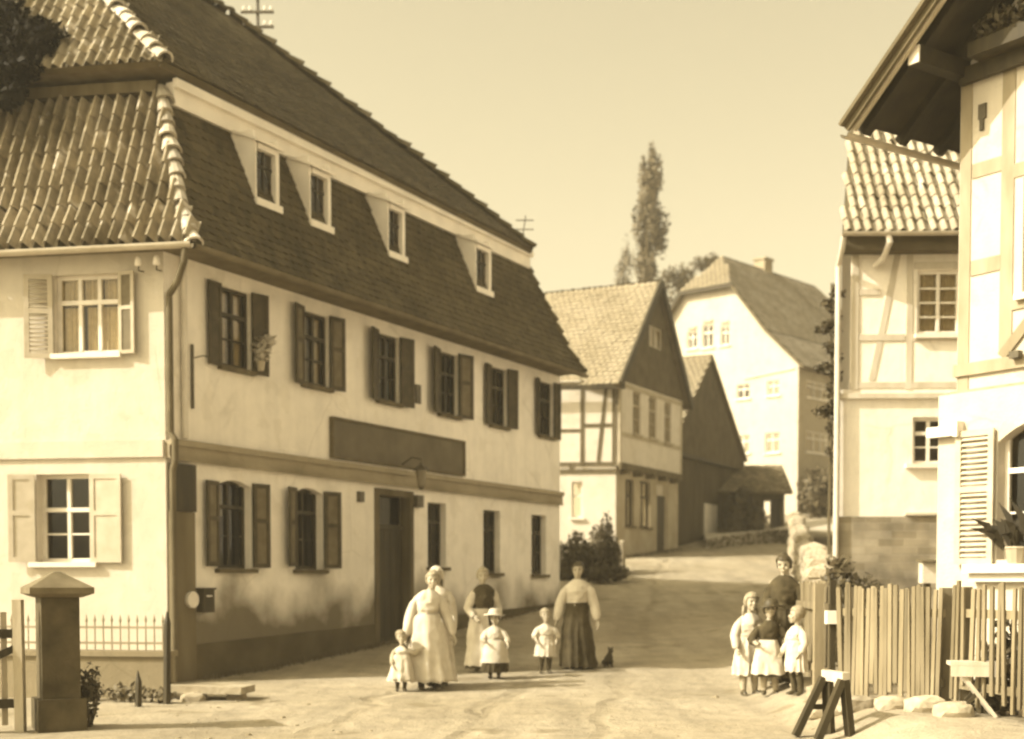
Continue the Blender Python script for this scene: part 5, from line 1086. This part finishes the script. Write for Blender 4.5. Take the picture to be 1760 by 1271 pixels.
def remeshed(mb, name, m, parent, X, voxel):
    for i, q in enumerate(mb.v): mb.v[i] = X @ q
    mb.smooth = True; o = mb.build(name, m, parent)
    md = o.modifiers.new('remesh', 'REMESH'); md.mode = 'VOXEL'; md.voxel_size = voxel; md.use_smooth_shade = True
    sm = o.modifiers.new('smooth', 'SMOOTH'); sm.factor = .5; sm.iterations = 3
    return o
def hand(mb, w, d, palm_n, s, curl=.5):
    """palm, four unequal bent fingers and a thumb; d = forearm direction, palm_n = palm normal"""
    d = Vector(d).normalized(); n = Vector(palm_n); n = (n - d * n.dot(d)).normalized(); x = d.cross(n)
    w = Vector(w)
    for k in range(4): capsule(mb, w + x * (k - 1.5) * .012 * s, w + d * .085 * s + x * (k - 1.5) * .020 * s, .015 * s, .0125 * s, 8)
    for k, L in enumerate((.068, .078, .072, .056)):
        b0 = w + d * .088 * s + x * (1.5 - k) * .021 * s; c1 = math.cos(curl * .6); s1 = math.sin(curl * .6); k1 = b0 + (d * c1 + n * s1) * L * .5 * s; c2 = math.cos(curl * 1.6); s2 = math.sin(curl * 1.6)
        capsule(mb, b0, k1, .0095 * s, .009 * s, 7); capsule(mb, k1, k1 + (d * c2 + n * s2) * L * .5 * s, .009 * s, .0078 * s, 7)
    t0 = w + d * .03 * s + x * .03 * s; t1 = t0 + (d * .6 + x * .6 + n * .35) * .045 * s; capsule(mb, t0, t1, .012 * s, .0105 * s, 7); capsule(mb, t1, t1 + (d * .9 + x * .1 + n * .4) * .032 * s, .010 * s, .0085 * s, 7)
def person(label, loc, h, yaw=0, child=0.0, skirt=None, bodice=None, sleeve=None, hairm=None, apron=None, hem=0.04, skirt_w=0.30, arms=None, hat=None, bun=True, head_turn=0.0, lean=0.0, sleeve_len=1.0, puff=1.25, stockings=None, skirt_depth=.8, scarf=None, dress=False, waist=0.60, braid=False, over=None, head_tilt=0.0):
    """child 0 adult .. 1 toddler; arms = two (elbow, wrist) offsets in units of h from the shoulder"""
    x0, y0 = loc; z0 = gz(x0, y0); root = thing('person', label, 'person', (x0, y0, z0), 'villagers in the street')
    pr = random.Random(label); hip = pr.choice((-1, 1)) * pr.uniform(.010, .022) * h; tl = -hip / h * pr.uniform(2.0, 4.0); bow = pr.uniform(-.01, .03) * h
    class Stance:                       # weight on one leg: hips shift, shoulders tilt the other way
        def __init__(s, M): s.M = M
        def __matmul__(s, q):
            k = q.z / h; w = math.sin(math.pi * min(1, max(0, k))) ; up = min(1, max(0, (k - .5) / .3)); return s.M @ Vector((q.x + hip * w, q.y - bow * up * k, q.z + tl * q.x * up))
    X = Stance(Matrix.Translation((x0, y0, z0)) @ Matrix.Rotation(yaw, 4, 'Z'))
    hh = h * (0.141 + 0.072 * child); zs = h - hh * 1.42; zh = h * (.52 - .07 * child); sw = h * (.094 + .006 * child); aw = h * (.027 + .005 * child); hc = Vector((lean * .1 * h, -.012 * h, h - hh * .5))
    HR = Matrix.Rotation(head_turn, 3, 'Z') @ Matrix.Rotation(head_tilt, 3, 'X'); Vh = lambda a, b, c: hc + HR @ Vector((a * hh, b * hh, c * hh)); sc = h / 1.65 * (1 + .12 * child)
    b = MB(); b.ball(Vh(0, .04, .08), (hh * .37, hh * .44, hh * .43), 14, 10, HR); b.ball(Vh(0, -.09, -.14), (hh * .29, hh * .31, hh * .36), 12, 9, HR)
    capsule(b, Vh(0, -.36, .0), Vh(0, -.46, -.10), hh * .045, hh * .07, 8); capsule(b, Vh(-.06, -.40, -.30), Vh(.06, -.40, -.30), hh * .05, hh * .05, 8); capsule(b, Vh(0, -.30, -.42), Vh(0, -.28, -.43), hh * .10, hh * .10, 8)
    for s in (-1, 1): b.ball(Vh(s * .37, .06, -.04), (hh * .05, hh * .09, hh * .13), 8, 6, HR); b.ball(Vh(s * .2, -.30, -.13), (hh * .09, hh * .08, hh * .09), 8, 6, HR)
    nb = Vector((lean * .04 * h, 0, zs)); capsule(b, nb + Vector((0, .01 * h, -.02 * h)), Vh(0, .05, -.35), h * .034, h * .030)
    capsule(b, (-sw * .72, 0, zs - .022 * h), (sw * .72, 0, zs - .022 * h), h * .036, h * .036); capsule(b, (0, 0, zs - .06 * h), (0, .005 * h, zs - .16 * h), h * .072, h * .066); capsule(b, (0, 0, zs - .16 * h), (0, 0, zh + .03 * h), h * .066, h * .072)
    for s in (-1, 1): capsule(b, (s * .035 * h, 0, zs - .1 * h), (s * .04 * h, 0, zh + .02 * h), h * .05, h * .062)
    for s in (-1, 1):
        kx = .055 * h * s; k = Vector((kx * 1.05, -.012 * h, zh * .53)); a = Vector((kx * 1.1, .012 * h, .035 * h)); capsule(b, (kx, 0, zh), k, h * .058, h * .038); capsule(b, k, k.lerp(a, .35) + Vector((0, .012 * h, 0)), h * .036, h * .036); capsule(b, k.lerp(a, .35) + Vector((0, .012 * h, 0)), a, h * .036, h * .022); capsule(b, a, a + Vector((s * .012 * h, -.085 * h, -.018 * h)), h * .021, h * .016)
    arms = arms or (((-.05, .0, -.17), (-.07, -.05, -.32)), ((.05, .0, -.17), (.07, -.05, -.32))); joints = []
    for s, (e, w) in zip((-1, 1), arms):
        S = Vector((s * sw, 0, zs - .026 * h)); E = S + Vector(e) * h; W = S + Vector(w) * h; joints.append((S, E, W)); capsule(b, S, E, aw * 1.15, aw * .92); capsule(b, E, W, aw * .92, aw * .62); hand(b, W, W - E, Vector((-s, -.25, 0)) if abs((W - E).normalized().x) < .8 else Vector((0, -.3, -1)), sc * (.98 if child < .3 else .86))
    remeshed(b, 'body', M_SKIN, root, X, max(.0062, .0075 * sc))
    sd = Vector((x0 * 3.1, y0 * 1.7, h))
    def put(mb, name, m, parent=root):
        if name in ('skirt', 'apron', 'sleeve', 'blouse', 'dress_top'):
            for i, q in enumerate(mb.v):
                d = Vector((q.x, q.y, 0)).normalized() if name not in ('sleeve',) else Vector((0, -1, 0)); qq = Vector((q.x * 1.5, q.y * 1.5, q.z * .8))
                mb.v[i] = q + d * h * (.014 * noise.noise(qq * (10 / h) + sd) + .009 * noise.noise(qq * (24 / h) + sd * 2))
        for i, q in enumerate(mb.v): mb.v[i] = X @ q
        mb.smooth = True; return mb.build(name, m, parent)
    for s in (-1, 1): g = MB(); g.ball(Vh(s * .155, -.365, .02), (hh * .062, hh * .03, hh * .040), 8, 6, HR); put(g, 'eye', M_EYE); g = MB(); capsule(g, Vh(s * .07, -.40, .105), Vh(s * .25, -.35, .10), hh * .018, hh * .012, 6); put(g, 'eyebrow', hairm or M_HAIRD)
    g = MB(); capsule(g, Vh(-.08, -.425, -.275), Vh(.08, -.425, -.275), hh * .022, hh * .022, 6); put(g, 'mouth', M_LIP)
    # hair: shell over the top and back, open at the face
    g = MB(); seg, ring = 20, 14; rows = []
    for i in range(ring + 1):
        ph = math.pi * .72 * i / ring; row = []
        for j in range(seg):
            th = 2 * math.pi * j / seg; v = Vector((math.sin(ph) * math.cos(th), math.sin(ph) * math.sin(th), math.cos(ph))); fr = max(0, -v.y); lim = .38 if fr > .35 else -1; r = 1.0
            if v.z < lim and fr > .35: v = Vector((v.x, v.y, lim)); r = .93
            kk = 1.03 + .05 * math.sin(th * 7 + i * .9 + len(label)) + .06 * noise.noise(v * 3 + Vector((h * 9, x0, y0))); row.append(Vh(v.x * .425 * kk * r, .05 + v.y * .49 * kk * r, .09 + v.z * .47 * kk))
        rows.append(row)
    g.ring_loft(rows, cap=False); hm = scarf or hairm or M_HAIRD; ho = put(g, 'headscarf' if scarf else 'hair', hm)
    if bun and not scarf: g = MB(); g.ball(Vh(0, .18, .48), (hh * .22, hh * .22, hh * .16), 10, 7); put(g, 'bun', hm, ho)
    if scarf: g = MB(); g.ring_loft([[Vh(.40 * math.cos(t) * r, .12 + .42 * math.sin(t) * r, z) for t in [math.pi * (-.12 + 1.24 * k / 10) for k in range(11)]] for r, z in ((1.02, .1), (1.06, -.2), (1.0, -.5), (1.12, -.72))], cap=False, closed=False); put(g, 'scarf_fall', hm, ho)
    if braid:
        for s in (-1, 1): g = MB(); g.tube([Vh(s * .36, .2, -.2), Vh(s * .44, .1, -.6), Vh(s * .42, -.05, -1.0)], [hh * .09, hh * .08, hh * .03], 7); put(g, 'braid', hm, ho)
    if hat:
        g = MB(); n = 24; prof = [(.86, -.02), (.88, .0), (.52, .07), (.47, .20), (.40, .42), (.2, .50), (.02, .51)] if hat == 'brim' else [(.56, -.1), (.60, .05), (.54, .26), (.34, .43), (.02, .48)]
        g.ring_loft([[Vh(r * math.cos(6.2832 * j / n) * .96, .06 + r * math.sin(6.2832 * j / n), .17 + z) + Vector((0, 0, hh * .03 * math.sin(3 * 6.2832 * j / n) * (r > .6))) for j in range(n)] for r, z in prof]); put(g, 'hat', over if over else M_CP)
    # torso garment
    def torso(off, top, bot, m, name, parent=root, belt=None):
        g = MB(); rows = []; n = 40
        for i in range(17):
            f_ = i / 16; z = top + (bot - top) * f_; wx = h * (.103 + .012 * child) * (1 - .20 * math.sin(math.pi * min(1, f_) * .5) * (1 - child * .9)) + off; wy = h * (.080 + .012 * child) * (1 - .10 * f_) + off
            if i == 0: wx, wy = h * .036 + off * .6, h * .038 + off * .6; z = zs + .046 * h
            if i == 1: wx, wy = h * .066 + off, h * .055 + off; z = zs + .022 * h
            if i == 2: wx, wy = h * .098 + off, h * .068 + off; z = zs - .012 * h
            rows.append([Vector((wx * math.cos(a) * (1 + .03 * math.sin(7 * a + i)), wy * math.sin(a) * (1 + .03 * math.sin(5 * a + i * .7)) - (.012 * h if 4 < i < 12 and math.sin(a) < 0 else 0), z)) for a in [6.2832 * j / n for j in range(n)]])
        g.ring_loft(rows, cap=False); return put(g, name, m, parent)
    zw = h * waist; bo = torso(h * .012, zs, zw - .01 * h, bodice, 'dress_top' if dress else 'blouse')
    for (S, E, W) in joints:
        g = MB(); W2 = E.lerp(W, max(.02, (sleeve_len - .5) * 2)) if sleeve_len > .5 else E; pts = [S + Vector((-.02 * h * (1 if S.x > 0 else -1), 0, .016 * h)), S.lerp(E, .3), S.lerp(E, .65), E]; rad = [aw * 1.1, aw * 1.38 * puff, aw * 1.36 * puff, aw * 1.25 * puff]
        if sleeve_len > .5: pts += [E.lerp(W2, .4), E.lerp(W2, .8), W2]; rad += [aw * 1.22 * puff, aw * 1.1 * puff, aw * .9]
        n = 14; rows = []
        for i, p in enumerate(pts):
            d = (pts[min(i + 1, len(pts) - 1)] - pts[max(i - 1, 0)]).normalized(); a_ = d.cross(Vector((0, 1, .1))).normalized(); b_ = d.cross(a_); rows.append([p + (a_ * math.cos(6.2832 * j / n) + b_ * math.sin(6.2832 * j / n)) * rad[i] * (1 + .06 * math.sin(3 * 6.2832 * j / n + i * 1.7)) for j in range(n)])
        g.ring_loft(rows, cap=False); put(g, 'sleeve', sleeve or bodice, bo)
    # skirt with hanging folds
    def skirt_mesh(z_top, z_hem, w0, w1, a0=0, a1=6.2832, off=0.0, n=84, folds=11, seed=1, sway=0.0):
        g = MB(); rows = []; full = abs(a1 - a0 - 6.2832) < 1e-3
        for i in range(22):
            f_ = i / 21; z = z_top + (z_hem - z_top) * f_; w = w0 + (w1 - w0) * (f_ ** .8); row = []
            for j in range(n if full else n + 1):
                a = a0 + (a1 - a0) * j / n; ff = folds * a + seed + 1.3 * math.sin(2 * a + seed) + .7 * math.sin(5 * a + 2 * f_); k = 1 + (.010 + .085 * f_) * (1 - 2 * abs(math.sin(ff * .5)) ** .7) + .045 * f_ * math.sin(3 * a + seed * 2) - .03 * math.sin(2 * ff) * f_ * (1 - f_)
                row.append(Vector((w * math.cos(a) * k + off * math.cos(a) + sway * f_ * h, w * skirt_depth * math.sin(a) * k + off * math.sin(a), z + .006 * h * math.sin(folds * a + seed) * f_)))
            rows.append(row)
        g.ring_loft(rows, cap=False, closed=full); return g
    sk = put(skirt_mesh(zw + .01 * h, hem * h, h * (.095 + .03 * child), h * skirt_w * .5, seed=len(label), sway=lean * .05), 'skirt', skirt)
    g = MB(); g.ring_loft([[Vector((h * (.104 + .03 * child) * math.cos(a), h * (.088 + .02 * child) * math.sin(a), z)) for a in [6.2832 * j / 20 for j in range(20)]] for z in (zw - .012 * h, zw + .016 * h)], cap=False); put(g, 'waistband', skirt, sk)
    if apron: put(skirt_mesh(zw + .012 * h, (hem + apron[1]) * h, h * (.10 + .03 * child), h * skirt_w * .5, apron[2], apron[3], off=.014 * h, n=22, seed=len(label), sway=lean * .05), 'apron', apron[0], sk)
    for s in (-1, 1):
        kx = .055 * h * s * 1.1; a = Vector((kx, .012 * h, .035 * h)); g = MB(); rows = []
        for f_, rx, rz in ((0, .018, .02), (.12, .026, .034), (.4, .028, .036), (.7, .026, .022), (1.0, .012, .012)):
            c = a + Vector((s * .012 * h * f_, (.03 - .13 * f_) * h, -.012 * h)); rows.append([c + Vector((rx * h * math.cos(t), 0, max(-.022 * h, rz * h * math.sin(t)))) for t in [6.2832 * j / 10 for j in range(10)]])
        g.ring_loft(rows); put(g, 'shoe', M_SHOE)
        k = Vector((kx * .95, -.012 * h, zh * .53)); g = MB(); m_ = k.lerp(a, .35) + Vector((0, .012 * h, 0)); g.tube([k + Vector((0, 0, .02 * h)), m_, a, a + Vector((0, 0, -.012 * h))], [.041 * h, .041 * h, .027 * h, .03 * h], 10); put(g, 'stocking', stockings or M_CD)
    return root
down = lambda o, f_=.06: (((-o, 0, -.165), (-o * 1.3, -f_, -.31)), ((o, 0, -.165), (o * 1.3, -f_, -.31)))
person('woman in a long white dress holding a toddler by the hand', (-1.14, 18.3), 1.62, R_(8), 0, M_CW, M_CW, hairm=M_HAIRF, dress=True, hem=.075, skirt_w=.43, arms=(((-.055, 0, -.165), (-.085, -.05, -.31)), ((.075, .01, -.165), (.125, -.02, -.305))), puff=1.3, waist=.63, apron=(M_CW, .02, 3.5, 5.9), lean=.35)
person('woman in a pale headscarf standing half hidden behind the woman in white', (-1.05, 18.75), 1.66, R_(-10), 0, M_CP, M_CP, scarf=M_CP, arms=down(.03), skirt_w=.3, hem=.06)
person('toddler in a pale smock holding the hand of the woman in white', (-1.50, 18.0), .82, R_(8), 1.0, M_CP, M_CP, sleeve=M_CM, hairm=M_HAIRF, bun=False, dress=True, hem=.17, skirt_w=.44, waist=.60, arms=(((-.05, -.02, -.12), (-.06, -.10, -.22)), ((.11, -.01, -.06), (.20, .02, .03))), apron=(M_CW, .04, 3.6, 5.6))
person('woman in dark bodice and pale apron standing behind the girl in a white bonnet', (-.43, 20.5), 1.58, R_(20), 0, M_CD, M_CD, sleeve=M_CP, hairm=M_HAIRF, apron=(M_CW, .03, 2.6, 4.9), hem=.03, skirt_w=.33, arms=(((-.06, 0, -.16), (-.03, -.11, -.24)), ((.06, 0, -.165), (.02, -.11, -.26))), lean=-.2, head_turn=R_(-12))
person('small girl in white bonnet and white dress over a dark skirt', (-.26, 19.6), 1.0, R_(-5), .7, M_CD, M_CW, hairm=M_HAIRD, bun=False, hat='brim', over=M_CP, hem=.10, skirt_w=.40, waist=.56, arms=(((-.07, -.02, -.12), (-.05, -.13, -.14)), ((.08, -.02, -.12), (.10, -.10, -.2))), apron=(M_CW, .14, 0, 6.2832), sleeve_len=.8)
person('little child in a short white frock beside the woman with the dark skirt', (.50, 20.25), .98, R_(6), .75, M_CW, M_CW, hairm=M_HAIRF, bun=False, dress=True, hem=.27, skirt_w=.36, waist=.56, arms=(((-.07, -.01, -.12), (-.06, -.09, -.19)), ((.07, -.01, -.12), (.05, -.09, -.2))), sleeve_len=.7, puff=1.5)
person('woman in white blouse and long dark skirt', (1.03, 20.8), 1.65, R_(-6), 0, M_CD, M_CW, hairm=M_HAIRD, hem=.025, skirt_w=.36, puff=1.4, arms=(((-.065, .01, -.165), (-.09, -.04, -.315)), ((.07, .01, -.165), (.10, -.03, -.31))), waist=.61)
# the group by the fence
person('woman in dark blouse behind the children at the fence', (3.45, 17.0), 1.66, R_(-25), 0, M_CD, M_CD, hairm=M_HAIRD, hem=.03, skirt_w=.30, arms=(((-.05, -.02, -.16), (-.02, -.13, -.2)), ((.05, -.02, -.16), (.02, -.13, -.22))), head_tilt=R_(12))
person('girl in dark dress and pale apron wearing a brimmed hat', (3.21, 16.6), 1.17, R_(-8), .45, M_CD, M_CD, hairm=M_HAIRD, bun=False, hat='brim', over=M_HAIRD, hem=.2, skirt_w=.44, waist=.58, apron=(M_CW, .03, 3.7, 5.5), arms=(((-.09, -.02, -.14), (-.06, -.13, -.16)), ((.09, -.02, -.14), (.07, -.12, -.15))), stockings=M_CM)
person('pale-dressed girl with braids standing left of the girl in the hat', (3.10, 17.4), 1.33, R_(12), .4, M_CW, M_CW, hairm=M_HAIRF, bun=False, braid=True, dress=True, hem=.2, skirt_w=.34, arms=(((-.05, 0, -.15), (-.06, -.08, -.27)), ((.06, 0, -.15), (.05, -.1, -.25))), stockings=M_CM)
person('child in a white dress standing nearest the fence with dark stockings', (3.33, 15.6), 1.04, R_(-65), .6, M_CW, M_CW, hairm=M_HAIRF, bun=False, dress=True, hem=.27, skirt_w=.30, arms=(((-.05, 0, -.13), (-.05, -.08, -.24)), ((.06, 0, -.13), (.07, -.07, -.23))), head_turn=R_(-30))
# small dark dog sitting beside the woman in the dark skirt
dx, dy = 1.52, 21.0; dz = gz(dx, dy); dg = thing('dog', 'small dark dog sitting on the street beside the dark skirt', 'dog', (dx, dy, dz), None); X = Matrix.Translation((dx, dy, dz)) @ Matrix.Rotation(R_(20), 4, 'Z'); b = MB()
capsule(b, (0, .07, .08), (0, -.02, .17), .065, .055); capsule(b, (0, -.02, .17), (0, -.055, .235), .045, .035); b.ball((0, -.075, .262), (.042, .048, .042), 10, 8); capsule(b, (0, -.10, .252), (0, -.145, .245), .026, .016)
for s in (-1, 1):
    capsule(b, (s * .032, -.04, .16), (s * .034, -.055, .07), .022, .015); capsule(b, (s * .034, -.055, .07), (s * .034, -.06, .012), .015, .013); capsule(b, (s * .034, -.06, .012), (s * .036, -.085, .01), .013, .010)
    capsule(b, (s * .05, .07, .07), (s * .06, .0, .085), .042, .026); capsule(b, (s * .06, .0, .085), (s * .062, .045, .03), .02, .013); capsule(b, (s * .062, .045, .03), (s * .062, .03, .012), .013, .013); capsule(b, (s * .062, .03, .012), (s * .062, -.02, .010), .013, .010); capsule(b, (s * .03, -.065, .295), (s * .042, -.06, .318), .014, .006)
capsule(b, (0, .12, .05), (.04, .19, .03), .018, .012); capsule(b, (.04, .19, .03), (.09, .22, .05), .012, .006)
remeshed(b, 'body', mat('dark_dog_fur', 0.03, 0.06, rough=.8, scale=30, bump=.6, bscale=80), dg, X, .006)

# ------------------------------------------------------------------ the air: pale summer haze
hz = MB(); hz.box(-40, 45, -6, 118, -6.0, 31.0)
m = bpy.data.materials.new('haze_air'); m.use_nodes = True; t = m.node_tree; t.nodes.clear(); o_ = t.nodes.new('ShaderNodeOutputMaterial'); v = t.nodes.new('ShaderNodeVolumePrincipled')
v.inputs['Color'].default_value = (0.98, 0.93, 0.80, 1); v.inputs['Density'].default_value = 0.0010; v.inputs['Anisotropy'].default_value = 0.2
t.links.new(v.outputs[0], o_.inputs['Volume']); ho = hz.build('haze', m); ho['kind'] = 'stuff'; ho['label'] = 'pale haze in the air over the village'
